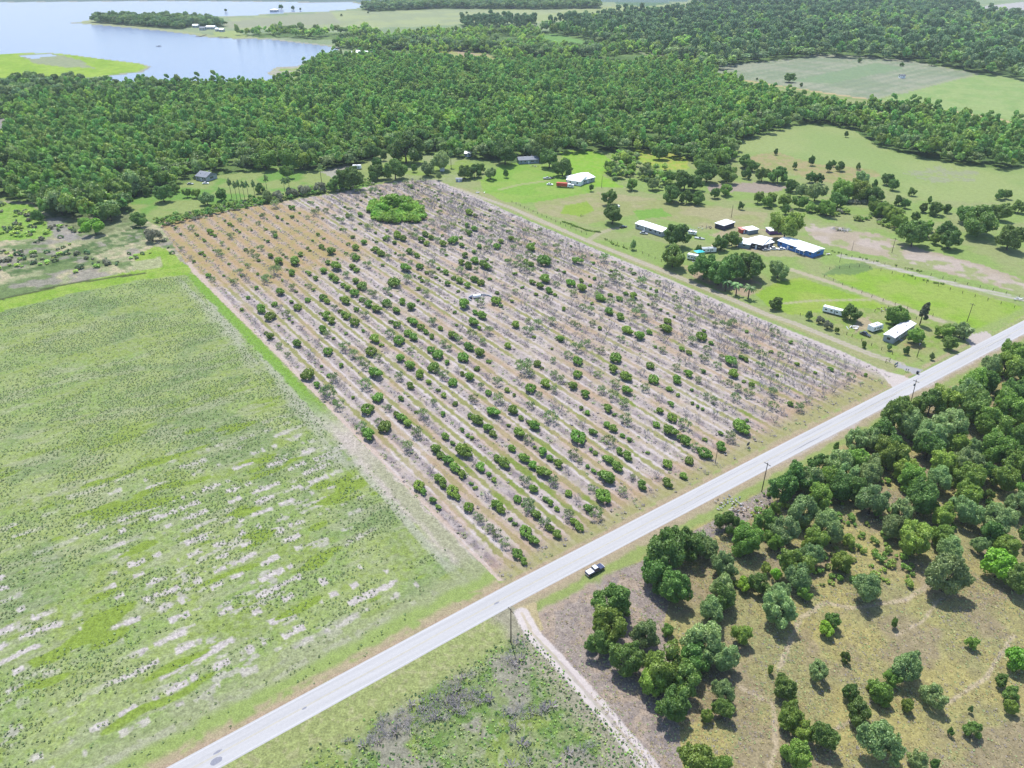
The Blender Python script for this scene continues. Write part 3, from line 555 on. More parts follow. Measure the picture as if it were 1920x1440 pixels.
LF = {  # leaf colours
 'd': leaf_mat('dark_green_leaves', CL(106, 138, 62), hue=.018), 's': leaf_mat('silvery_green_leaves', CL(138, 162, 98), hue=.015), 'g': leaf_mat('mid_green_leaves', CL(132, 162, 66), hue=.02),
 'G': leaf_mat('bright_green_leaves', CL(122, 172, 50), hue=.015), 'y': leaf_mat('yellow_green_leaves', CL(136, 164, 72)), 'Y': leaf_mat('lime_leaves', CL(160, 196, 62)),
 'c': leaf_mat('citrus_leaves', CL(114, 148, 54), hue=.02), 'x': leaf_mat('thin_citrus_leaves', CL(132, 154, 96), hue=.02), 'p': leaf_mat('palm_leaves', CL(120, 154, 90)),
 'b': leaf_mat('conifer_needles', CL(92, 104, 74)), 'w': leaf_mat('weedy_leaves', CL(104, 132, 82)), 'k': leaf_mat('grey_brush', CL(140, 144, 116), hue=.01), 'l': leaf_mat('light_thicket_leaves', CL(142, 182, 70), hue=.015),
 'f': leaf_mat('swamp_forest_leaves', CL(134, 172, 82), hue=.03), 'F': leaf_mat('swamp_forest_leaves_light', CL(172, 204, 92), hue=.025), 'n': leaf_mat('far_pine_leaves', CL(118, 148, 96), hue=.015),
}
VAR = {}
for k in 'dsg': VAR[k] = [crown_mesh('crown', LF[k], 10 + i + ord(k) * 7, nleaf=8500, leaf=.05, ncl=26, zc=.82, bottom=-.75, spray=46, jit=.8, clr=(.2, .38), rx=.64, core=.72) for i in range(4)]
for k in 'GyY': VAR[k] = [crown_mesh('crown', LF[k], 60 + i + ord(k) * 3, nleaf=2600, leaf=.085, ncl=18, zc=.75) for i in range(1 if k != 'G' else 2)]
TRK_M = [trunk_mesh('trunk', BARK, 100 + i) for i in range(4)]

KIND = {'d': ('dark green', 'oak_tree'), 's': ('silvery green', 'oak_tree'), 'g': ('mid green', 'oak_tree'), 'G': ('bright green', 'bright_tree'), 'y': ('yellow green', 'shrub'), 'Y': ('lime green', 'shrub')}
TREES = """1148,1128,84,d;1144,1172,78,g;1125,1203,60,d;1250,1035,100,d;1232,1070,76,d;1290,1020,70,d;1263,1100,76,d;1312,1022,50,s;1175,1235,76,d;1213,1190,62,s;1240,1250,90,g;1300,1238,74,d;1230,1275,70,g;1288,1272,74,d;1265,1322,76,d;1325,1205,90,s;1352,1232,70,s;1335,1143,60,s;1355,1120,60,d;1390,1192,44,g;1357,1297,50,s;1357,1330,44,d;1325,1342,28,g;1252,1182,26,y;1308,1430,80,g;1350,1440,50,g;1462,1142,76,s;1510,1110,36,g;1627,1102,66,s;1550,1180,32,Y;1561,1165,36,d;1677,1168,15,d;1585,1231,22,d;1535,1258,44,s;1472,1290,52,d;1700,1250,68,s;1674,1272,36,g;1750,1305,50,s;1702,1322,28,g;1594,1298,38,d;1613,1335,56,d;1650,1298,50,g;1635,1285,20,g;1652,1392,88,s;1825,1368,36,d;1783,1372,13,d;1823,1205,26,g;1820,1330,11,s;1911,1235,54,G;1878,1275,28,d;1897,1300,34,d;1895,1325,30,g;1482,1342,56,g;1503,1368,50,g;1545,1382,60,d;1494,1413,62,g;1720,1425,42,s;1753,1432,20,d;1445,1255,14,g;1468,915,64,d;1363,978,50,d;1400,1010,68,g;1358,1060,58,s;1437,975,52,d;1470,995,66,s;1450,1016,40,g;1508,958,68,s;1553,980,62,s;1537,930,58,g;1517,900,58,s;1576,915,58,d;1606,915,52,d;1528,1010,52,g;1562,1002,44,s;1492,1058,66,g;1520,1040,52,s;1500,1080,60,s;1580,1053,46,g;1423,1092,46,d;1437,1065,22,y;1456,1076,24,Y;1395,1096,30,Y;1353,1100,56,s;1460,1112,50,s;1453,952,22,g;1593,1013,28,y;1330,1028,42,s;1637,937,68,s;1630,890,54,s;1710,895,58,g;1763,897,58,s;1820,895,68,g;1887,897,58,g;1730,935,76,d;1690,960,52,s;1678,988,52,s;1717,1008,78,g;1767,1005,52,g;1767,968,52,g;1817,928,58,g;1812,958,62,s;1852,928,26,d;1908,950,52,s;1875,975,68,s;1862,995,52,d;1783,1030,62,s;1780,1077,90,s;1890,1025,52,g;1877,1057,68,G;1838,1022,36,s;1910,1085,62,d;1903,662,54,g;1887,682,58,g;1863,684,44,s;1917,697,52,d;1828,720,60,g;1853,713,52,d;1817,742,66,s;1828,762,76,d;1770,752,60,g;1747,754,60,d;1683,778,76,d;1713,795,68,s;1780,798,78,s;1862,795,68,g;1890,765,72,g;1903,738,62,d;1658,817,68,d;1630,824,58,s;1740,817,68,s;1743,838,58,d;1670,853,68,g;1825,838,38,s;1870,840,72,g;1908,815,50,d;1812,868,68,s;1903,868,62,g;1637,873,52,s;1770,870,62,g;1568,838,14,d;1518,865,10,d;1570,868,60,s;1537,868,42,d;1603,827,46,s;1500,895,66,d;1553,897,52,g;1587,890,52,s;1610,863,52,g;1700,880,56,g;1700,760,40,g;1795,830,50,g;1850,885,44,d;1930,780,70,g;1940,860,70,d;1945,930,70,g;1940,1010,60,d;1935,700,60,g"""
PAST = """1587,251,9,d;1455,284,9,d;1491,310,11,d;1522,301,14,d;1554,312,15,d;1564,306,10,d;1576,311,19,d;1610,311,10,d;1617,332,30,s;1665,336,26,d;1676,346,22,d;1711,359,16,d;1641,344,13,d;1687,375,20,d;1699,382,17,d;1744,374,10,d;1756,390,32,d;1732,389,18,d;1777,390,18,d;1876,364,20,d;1889,364,18,d;1840,413,72,d;1812,402,40,d;1877,397,38,d;1912,387,28,d;1895,445,56,d;1715,437,60,d;1782,448,44,d;1776,428,36,d;1474,392,20,d;1475,424,64,g;1460,327,38,d;1485,347,30,d;1520,332,20,d;1535,334,20,d;1530,360,40,s;1505,357,28,s;1580,355,48,g;1612,355,48,g;1638,365,40,d;1572,375,38,d;1552,390,34,g;1540,392,20,g;1520,388,20,y;1500,380,28,g;1470,376,28,g;1447,371,24,g;1657,392,34,g;1672,402,34,g;1686,414,34,g;1642,388,30,g;1717,405,18,d;1740,422,24,g;1755,447,22,g;1460,505,42,s;1455,568,28,d;1597,586,36,d;1682,591,46,g;1030,297,42,d;1055,312,42,d;1109,352,10,d;1142,370,32,d;1149,402,42,d;1185,345,24,g;1237,285,32,d;1255,332,28,d;1259,362,40,d;1288,368,30,d;1310,370,30,d;1285,337,46,d;1303,342,36,d;1327,322,46,d;1365,325,40,d;1400,325,20,d;1398,302,30,d;1412,310,26,d;1357,290,34,d;1342,362,20,d;1362,355,28,g;1322,300,50,d;1350,274,56,d;1430,327,30,d;1267,440,54,d;1263,480,52,d;1352,455,34,d;1374,447,34,d;1310,467,16,d;1322,500,60,d;1350,510,60,d;1407,497,62,d;1372,500,60,d;1187,459,14,s;1157,322,26,s;1175,300,26,g;1183,315,20,g;1210,322,30,s;1225,345,24,s;1145,312,24,g;1422,370,22,g;1440,378,22,g;1718,629,36,g;1771,619,36,g;1781,643,30,d;1803,619,36,s;1700,656,13,d;1668,650,10,s;1620,645,10,g;1518,591,14,s;1538,598,18,k;1553,607,20,k;1748,668,10,s;1570,618,10,g;1390,385,12,d"""
LEFT = """260,410,32,d;284,438,36,k;304,362,38,d;325,350,26,d;255,357,20,d;246,360,22,d;275,357,20,d;305,317,34,d;350,362,16,g;367,362,18,g;387,372,28,s;414,365,26,d;487,352,20,d;537,322,28,g;495,297,50,g;547,297,50,g;567,300,40,g;655,334,50,d;740,316,46,d;707,322,34,d;760,278,66,d;697,282,34,d;707,305,20,d;719,292,14,d;825,302,42,s;802,317,30,s;776,315,12,d;822,330,12,s;870,322,30,d;889,320,30,d;900,315,20,d;920,325,26,s;949,325,12,d;947,287,50,d;930,275,40,d;175,424,40,G;158,418,28,g;112,385,44,d;70,405,24,d;205,398,40,d;215,375,36,g;630,343,34,d;600,348,28,k;570,354,28,k;545,358,26,k;520,364,24,k;500,368,22,s;700,330,20,d;985,275,40,d;1010,285,36,d"""
PINES = """430,347,9,d;447,350,8,d;455,352,8,d;463,352,8,d;475,350,8,d;498,340,9,d;600,318,10,d;532,345,8,d;541,343,9,d;845,292,9,d;440,352,8,d"""
# landmarks used to tell alike trees apart in words
MARKS = [('the parked pickup', 1115, 1070), ('the roadside pole in mown grass', 1428, 922), ('the lime woodland shrub', 1550, 1180), ('the leaning pole by the tracks', 1708, 757), ('the grey scrap clearing', 1385, 945),
         ('the lower right corner', 1900, 1420), ('the right edge bright tree', 1911, 1235), ('the near sandy track end', 1215, 1420), ('the woodland clearing', 1640, 1010), ('the right edge opening', 1860, 930),
         ('the blue house', 1495, 462), ('the long white mobile home', 1215, 430), ('the brush pile', 1578, 430), ('the brown conifer', 1724, 587), ('the red lorry', 1053, 342), ('the green pond meadow', 1240, 300),
         ('the white roadside trailer home', 1685, 625), ('the open pasture', 1620, 290), ('the grove island thicket', 745, 395), ('the left farmhouse', 380, 330), ('the white truck in the clearing', 670, 310),
         ('the small white pump house', 829, 317), ('the grey meadow corner tree', 284, 438), ('the blue-grey house', 993, 300), ('the white trailer on grass', 1560, 583), ('the far right fence', 1900, 400), ('the palms', 1382, 540)]
def ordw(n): return '' if n == 1 else (['', '', 'second', 'third', 'fourth', 'fifth', 'sixth', 'seventh', 'eighth', 'ninth', 'tenth', 'eleventh', 'twelfth'][n] if n <= 12 else '%d%s' % (n, 'th' if 10 < n % 100 < 14 else {1: 'st', 2: 'nd', 3: 'rd'}.get(n % 10, 'th'))) + ' '
def parse(s, where):
    r = []
    for t_ in s.split(';'):
        a, b, c, k = t_.split(','); r.append([float(a), float(b), float(c), k, where])
    return r
SPEC = parse(TREES, 'woodland') + parse(PAST, 'farmland') + parse(LEFT, 'clearing')
bucket = {}
for s in SPEC:
    px, py, wp, k, wh = s
    mi = min(range(len(MARKS)), key=lambda i: (MARKS[i][1] - px) ** 2 + (MARKS[i][2] - py) ** 2 * 1.6)
    sz = 'large' if wp > 48 else ('small' if wp < 24 else '')
    s += [mi, sz]; bucket.setdefault((mi, k, sz), []).append(s)
for (mi, k, sz), L_ in bucket.items():
    L_.sort(key=lambda s: (s[0] - MARKS[mi][1]) ** 2 + (s[1] - MARKS[mi][2]) ** 2)
    kn = {'k': 'grey brown'}.get(k) or KIND[k][0]; nm = 'shrub' if k in 'yYk' else 'tree'
    for i, s in enumerate(L_):
        s.append(('%s %s %s, %snearest such to %s' % (sz, kn, nm, ordw(i + 1), MARKS[mi][0])).strip() if len(L_) > 1 else ('%s %s round %s beside %s' % (sz, kn, nm, MARKS[mi][0])).strip())
VAR['k'] = [crown_mesh('crown', LF['k'], 901, nleaf=1800, leaf=.08, ncl=16, zc=.6, hgt=1.1, core=.6, jit=1)]
GR = {'woodland': 'oak trees of the woodland below the road', 'farmland': 'trees scattered over the farmland', 'clearing': 'trees around the clearings behind the grove'}
for i, (px, py, wp, k, wh, mi, sz, lab) in enumerate(SPEC):
    low = .62 if (wp < 30 and wh != 'woodland') else .8
    wm_ = 8.0; hh = 7.0
    for _ in range(3):
        p = G(px, py, hh * .52); wm_ = wp * depth(p) / FPX; hh = (.78 if wh != 'woodland' else .88) * wm_ * (1.5 if wp < 16 else 1.15 if wp < 26 else 1) + .6
    r_ = wm_ / 2 / (1.1 if wh == 'woodland' else 1.02)
    t_ = empty(KIND.get(k, ('', 'shrub'))[1], (p[0], p[1], 0), random.uniform(0, 6.28))
    tag(t_, ' '.join(lab.split()), 'shrub' if k in 'yYk' else 'tree', GR[wh])
    me = random.choice(VAR[k]); c = link('crown', me, t_); sxy = r_ * random.uniform(.94, 1.08)
    c.scale = (sxy, r_ * r_ / sxy, hh / 1.62); c.location = (0, 0, 0)
    b = link('trunk', random.choice(TRK_M), t_); b.scale = (r_, r_, hh / 1.6)
# tall thin pines in the left clearing
PINE = crown_mesh('crown', LF['s'], 333, nleaf=1200, leaf=.14, ncl=14, zc=4.4, hgt=3.6, rx=.55, core=.55)
PTR = MB().tube((0, 0, 0), (0, 0, 5.4), .12, .05, 6).mesh('trunk', BARK)
for i, (px, py, wp, k, wh) in enumerate(parse(PINES, 'x')):
    p = G(px, py, 9); r_ = wp * depth(p) / FPX / 2; t_ = empty('pine_tree', (p[0], p[1], 0), random.uniform(0, 6)); sc_ = 15 / 5.6
    tag(t_, 'tall thin pine behind the grove, %sfrom the left of eleven' % (ordw(sorted(float(q.split(',')[0]) for q in PINES.split(';')).index(px) + 1) or 'first '), 'tree', 'tall thin pines in the clearing behind the grove')
    c = link('crown', PINE, t_); c.scale = (r_ * 1.2, r_ * 1.2, sc_ * .9); c2 = link('trunk', PTR, t_); c2.scale = (r_, r_, sc_)
# dark leaning conifer by the trailer home
p = G(1724, 610); cv = crown_mesh('crown', LF['b'], 71, nleaf=3600, leaf=.12, ncl=40, zc=2.2, hgt=5.5, rx=.7, core=.7, shape=lambda c, r: np.stack([c[:, 0] * np.clip(1.25 - c[:, 2] / 4.4, .1, 1), c[:, 1] * np.clip(1.25 - c[:, 2] / 4.4, .1, 1), c[:, 2]], 1))
t_ = tag(empty('conifer_tree', (p[0], p[1], 0)), 'tall dark brownish conifer leaning behind the white roadside trailer home', 'tree'); c = link('crown', cv, t_); c.scale = (2.6, 2.6, 2.9); c.rotation_euler = (0, .08, 0)
b = link('trunk', PTR, t_); b.scale = (2.4, 2.4, 1.9)
# palms
def palm_mesh(seed):
    r = random.Random(seed); V = []; F = []; T = []; n = 0
    for k in range(26):
        a = r.uniform(0, 6.28); el = r.uniform(-.3, 1.2); L_ = r.uniform(.85, 1.1)
        pts = []
        for j in range(6):
            s = j / 5; e = el - 1.5 * s; rr = L_ * s * math.cos(max(min(el - .7 * s, 1.3), -1)); pts.append(np.array([math.cos(a) * rr, math.sin(a) * rr, 1.9 + L_ * (math.sin(el) * s - .75 * s * s)]))
        sd_ = np.array([-math.sin(a), math.cos(a), 0])
        for j in range(5):
            w0 = .16 * math.sin(math.pi * (j / 5 * .8 + .15)); w1 = .16 * math.sin(math.pi * ((j + 1) / 5 * .8 + .15))
            dn = np.array([0, 0, -.09])
            V += [pts[j] - sd_ * w0 + dn, pts[j], pts[j + 1], pts[j + 1] - sd_ * w1 + dn, pts[j] + sd_ * w0 + dn, pts[j + 1] + sd_ * w1 + dn]
            F += [(n, n + 1, n + 2, n + 3), (n + 1, n + 4, n + 5, n + 2)]; T += [r.random()] * 6; n += 6
    return np_mesh('fronds', np.array(V), np.array(F), [LF['p']], attrs={'tint': ('POINT', 'FLOAT', np.array(T, np.float32))})
PF = [palm_mesh(i) for i in range(2)]; PT_ = MB().tube((0, 0, 0), (.05, 0, 1.9), .1, .07, 7).mesh('trunk', BARK)
for i, (px, py, wp, lab) in enumerate(((1362, 533, 22, 'left palm of the three in front of the dark oaks by the track'), (1382, 540, 24, 'middle palm of the three in front of the dark oaks by the track'), (1405, 546, 26, 'right palm of the three in front of the dark oaks by the track'), (1812, 622, 26, 'palm beside the silvery trees at the roadside entrance'))):
    p = G(px, py, 4); r_ = wp * depth(p) / FPX / 2; t_ = tag(empty('palm_tree', (p[0], p[1], 0), i * 1.3), lab, 'palm', 'palms by the farm'); c = link('fronds', PF[i % 2], t_); c.scale = (r_, r_, r_ * .95); b = link('trunk', PT_, t_); b.scale = (r_, r_, r_)

# ------------------------------------------------------------ scattering many alike plants (instances on points)
def scatter(name, pts, scl, idx, meshes, label, cat=None, rot=None):
    pts = np.asarray(pts); n = len(pts)
    co = bpy.data.collections.new(name + '_sources')
    for i, me in enumerate(meshes):
        o = bpy.data.objects.new('%s_source_%02d' % (name, i), me); co.objects.link(o)
    if pts.shape[1] == 2: pts = np.column_stack([pts, np.zeros(n)])
    me = bpy.data.meshes.new(name); me.vertices.add(n); me.vertices.foreach_set('co', pts.astype(np.float32).ravel())
    scl = np.asarray(scl, np.float32); scl = np.repeat(scl[:, None], 3, 1) if scl.ndim == 1 else scl
    for k, typ, arr in (('scl', 'FLOAT_VECTOR', scl), ('rz', 'FLOAT_VECTOR', np.column_stack([np.zeros(n), np.zeros(n), rng.uniform(0, 6.28, n) if rot is None else rot])), ('pick', 'INT', np.asarray(idx, np.int32))):
        a = me.attributes.new(k, typ, 'POINT'); a.data.foreach_set('vector' if typ == 'FLOAT_VECTOR' else 'value', np.ascontiguousarray(arr, np.int32 if typ == 'INT' else np.float32).ravel())
    o = link(name, me)
    g = bpy.data.node_groups.new(name + '_scatter', 'GeometryNodeTree'); N = g.nodes.new; L = g.links.new
    g.interface.new_socket('Geometry', in_out='INPUT', socket_type='NodeSocketGeometry'); g.interface.new_socket('Geometry', in_out='OUTPUT', socket_type='NodeSocketGeometry')
    gi = N('NodeGroupInput'); go = N('NodeGroupOutput'); ip = N('GeometryNodeInstanceOnPoints'); ci = N('GeometryNodeCollectionInfo')
    ci.inputs['Collection'].default_value = co; ci.inputs['Separate Children'].default_value = True; ci.inputs['Reset Children'].default_value = True
    def na(k, t): x = N('GeometryNodeInputNamedAttribute'); x.data_type = t; x.inputs['Name'].default_value = k; return x.outputs['Attribute']
    mp = N('GeometryNodeMeshToPoints'); L(gi.outputs[0], mp.inputs['Mesh']); L(mp.outputs[0], ip.inputs['Points']); L(ci.outputs[0], ip.inputs['Instance']); ip.inputs['Pick Instance'].default_value = True
    L(na('pick', 'INT'), ip.inputs['Instance Index']); L(na('rz', 'FLOAT_VECTOR'), ip.inputs['Rotation']); L(na('scl', 'FLOAT_VECTOR'), ip.inputs['Scale']); L(ip.outputs[0], go.inputs[0])
    md = o.modifiers.new('scatter', 'NODES'); md.node_group = g
    tag(o, label, cat, kind='stuff'); return o
def grid_in(poly, sp, jit=.45):
    x0, y0 = poly.min(0); x1, y1 = poly.max(0); x1 = min(x1, 3500); x0 = max(x0, -3500)
    X, Y = np.meshgrid(np.arange(x0, x1, sp), np.arange(y0, y1, sp)); X = X.ravel() + rng.uniform(-jit, jit, X.size) * sp; Y = Y.ravel() + rng.uniform(-jit, jit, Y.size) * sp
    k = inpoly(X, Y, poly) & (np.abs(X) < Y * .78 + 60); return np.column_stack([X[k], Y[k]])

# woods beyond the farm
SW = dict(core=.85)
FM = [crown_mesh('t', LF['f'], 201, nleaf=520, leaf=.17, ncl=12, hgt=2.6, zc=1.6, rx=.6, **SW), crown_mesh('t', LF['F'], 202, nleaf=520, leaf=.17, ncl=12, hgt=2.4, zc=1.6, rx=.6, **SW),
      crown_mesh('t', LF['f'], 203, nleaf=480, leaf=.17, ncl=12, hgt=3.6, zc=2.1, rx=.5, **SW), crown_mesh('t', LF['g'], 204, nleaf=560, leaf=.15, ncl=16, hgt=1.6, zc=1.3, **SW),
      crown_mesh('t', LF['d'], 205, nleaf=620, leaf=.14, ncl=18, hgt=1.6, zc=1.2, **SW), crown_mesh('t', LF['s'], 206, nleaf=560, leaf=.15, ncl=16, hgt=1.7, zc=1.2, **SW),
      crown_mesh('t', LF['n'], 207, nleaf=420, leaf=.17, ncl=10, hgt=2.6, zc=2.4, rx=.55, **SW), crown_mesh('t', LF['n'], 208, nleaf=520, leaf=.16, ncl=14, hgt=1.5, zc=1.3, **SW), crown_mesh('t', LF['l'], 209, nleaf=520, leaf=.17, ncl=12, hgt=2.2, zc=1.5, rx=.6, **SW)]
TYPES = {'mixed': ([1, 8, 0, 2, 3, 5, 4], [.22, .14, .22, .16, .1, .09, .07]), 'dark': ([4, 5, 7, 3], [.5, .2, .2, .1]), 'scrubby': ([0, 1, 3, 5, 4], [.25, .3, .15, .15, .15]), 'pine': ([6, 7], [.8, .2]), 'far': ([1, 0, 5, 6, 7, 3, 4], [.12, .26, .16, .2, .1, .09, .07])}
FN = {'left': ('swamp_forest', 'dense green swamp forest filling the land behind the grove'), 'leftedge': ('left_forest', 'dense forest running out past the left edge'), 'shore': ('shore_forest', 'dark tree belt along the near lake shore'),
      'upper': ('scattered_woods', 'patchy low woods between the forest and the far fields'), 'oakline': ('oak_line', 'line of dark rounded trees before the small far clearings'), 'pineblock': ('pine_block', 'block of tall dark pines at the edge of the far meadow'),
      'ne1': ('distant_forest', 'wide blue-green distant forest behind the right hand field'), 'ne2': ('horizon_forest', 'thin dark strip of forest at the top right'), 'farline': ('far_tree_line', 'long dark tree line along the lake shore at the top'),
      'peninsula': ('peninsula_trees', 'dark trees covering the point that reaches into the lake'), 'shoreclump': ('shore_thicket', 'small thicket right of the boathouses'), 'shoreclump2': ('marsh_thicket', 'loose thickets along the marshy lake edge'), 'rightfringe': ('right_forest', 'forest running out past the right edge')}
allholes = [GP([(1000, 72), (1050, 66), (1108, 80), (1112, 88), (1050, 90), (1005, 80)]), GP([(845, 96), (910, 100), (935, 112), (1110, 118), (1110, 124), (920, 122), (812, 108)]), GP([(-60, 222), (20, 222), (40, 228), (38, 254), (0, 268), (-60, 268)])]
for k, (px_, typ, sp) in FORESTS.items():
    pts = grid_in(FP[k], sp)
    if not len(pts): continue
    den = fbm(pts[:, 0], pts[:, 1], 45, 61)
    keep = np.ones(len(pts), bool)
    if typ == 'scrubby': keep = den > .47
    if k == 'ne1': keep = den > .3
    if k == 'left': keep = (fbm(pts[:, 0], pts[:, 1], 30, 63) > .37) | (linedist(pts[:, 0], pts[:, 1], FP[k][30:], 60) < 25)
    for h in allholes: keep &= ~inpoly(pts[:, 0], pts[:, 1], h)
    keep &= ~inpoly(pts[:, 0], pts[:, 1], LAKE)
    for n_2, pl, hw, _, _ in TRK[5:7]: keep &= linedist(pts[:, 0], pts[:, 1], pl, 20) > hw + 4
    pts = pts[keep]; den = den[keep]; ids, pr = TYPES[typ]
    sel = np.searchsorted(np.cumsum(pr) / sum(pr), np.clip(rng.random(len(pts)) * .5 + (fbm(pts[:, 0], pts[:, 1], 26, 67, 2) - .2) * .45 + (fbm(pts[:, 0], pts[:, 1], 110, 69, 2) - .25) * .5, 0, .999)); idx = np.array(ids)[sel]
    if k == 'left':   # bigger darker crowns along the front edge and at the flanks
        ed = linedist(pts[:, 0], pts[:, 1], FP[k][30:], 60); f_ = (ed < 34) & (rng.random(len(pts)) < .7); idx[f_] = rng.choice([4, 5, 3, 4], f_.sum())
        bigk = np.isin(idx, [3, 4, 5]); kk = ~bigk | (rng.random(len(pts)) < .55); pts = pts[kk]; idx = idx[kk]
    s = sp * rng.uniform(.5, .82, len(pts)); s[np.isin(idx, [3, 4, 5, 7])] *= 1.35 if typ == 'mixed' else 1.05
    s *= np.where(np.isin(idx, [6]), .8, 1) * (.72 + .56 * fbm(pts[:, 0], pts[:, 1], 22, 65, 2))
    zs = np.clip(s, 2.2, 7) * rng.uniform(.75, 1.5, len(pts)) * np.where(np.isin(idx, [6]), 1.1, 1)
    if typ == 'scrubby': s *= .8; zs *= .75
    scatter(FN[k][0], pts, np.column_stack([s, s, zs]), idx, FM, FN[k][1], 'forest' if 'line' not in FN[k][0] else 'tree line')
    print(k, len(pts))
# a few loose trees that can be told apart in the far fields
LONE = [(640, 27, 5), (690, 22, 4), (527, 14, 11), (549, 15, 8), (563, 16, 5), (423, 19, 6), (1111, 23, 4), (1137, 15, 3), (1692, 119, 8), (1748, 118, 16), (1480, 148, 24), (1503, 156, 8), (1420, 144, 5), (1380, 144, 7), (593, 53, 16), (567, 56, 12), (1612, 112, 10), (875, 23, 5)]
for i, (px, py, wp) in enumerate(LONE):
    p = G(px, py, 4); r_ = wp * depth(p) / FPX / 2; t_ = tag(empty('field_tree', (p[0], p[1], 0), i), 'lone dark tree in the far fields, %sfrom the left of eighteen' % (ordw(sorted(a[0] for a in LONE).index(px) + 1) or 'first '), 'tree', 'lone trees in the far fields')
    c = link('crown', VAR['d'][i % 4], t_); c.scale = (r_, r_, min(r_ * 1.1, 7)); b = link('trunk', TRK_M[0], t_); b.scale = (r_, r_, min(r_, 7))

# ------------------------------------------------------------ the citrus grove
def bare_mesh(seed, leaf=0, lm=None, dens=1.0):
    r = random.Random(seed); b = MB()
    def grow(p, d, L_, rad_, lev):
        q = (p[0] + d[0] * L_, p[1] + d[1] * L_, max(.05, p[2] + d[2] * L_)); b.tube(p, q, rad_, rad_ * .6, 3, False)
        if lev == 0: tips.append(q); return
        for _ in range(r.choice((3, 4, 4)) if lev > 1 else r.choice((3, 4, 5))):
            e = Vector(d) + Vector((r.uniform(-1, 1), r.uniform(-1, 1), r.uniform(-.35, .75))) * .95; e.normalize()
            grow(q, tuple(e), L_ * r.uniform(.6, .85), rad_ * .55, lev - 1)
    tips = []
    for k in range(4):
        a = k * 1.57 + r.uniform(-.5, .5); grow((0, 0, .0), Vector((math.cos(a) * .7, math.sin(a) * .7, .75)).normalized()[:], .52, .045, 3)
    V = np.array(b.v); F = [np.array(b.q)]; T = np.full(len(V), .5); fm = np.zeros(len(b.q), int); ms = [TWIG]
    if leaf:
        rr = np.random.default_rng(seed); tp = np.array(tips)[rr.integers(0, len(tips), leaf)]; p_ = tp + rr.normal(size=(leaf, 3)) * .1; p_[:, 2] = np.maximum(p_[:, 2], .1)
        a = rr.normal(size=(leaf, 3)); a /= np.linalg.norm(a, axis=1)[:, None]; c = np.cross(a, rr.normal(size=(leaf, 3))); c /= np.linalg.norm(c, axis=1)[:, None]; s = .09
        q4 = np.stack([p_ - a * s, p_ - c * s, p_ + a * s, p_ + c * s], 1).reshape(-1, 3); n0 = len(V)
        V = np.vstack([V, q4]); F.append(np.arange(leaf * 4).reshape(-1, 4) + n0); T = np.concatenate([T, np.repeat(rr.random(leaf), 4)]); fm = np.concatenate([fm, np.ones(leaf, int)]); ms.append(lm)
    return np_mesh('bare_tree', V, [np.vstack(F)], ms, fm, attrs={'tint': ('POINT', 'FLOAT', T.astype(np.float32))})
CIT = [crown_mesh('citrus', LF['c'], 300 + i, nleaf=900, leaf=.13, ncl=14, hgt=1.3, zc=.55, rx=.62, core=.85, bottom=-.2) for i in range(4)]
SPARSE = [bare_mesh(400 + i, 330, LF['x']) for i in range(3)]
BARE = [bare_mesh(500 + i) for i in range(4)]
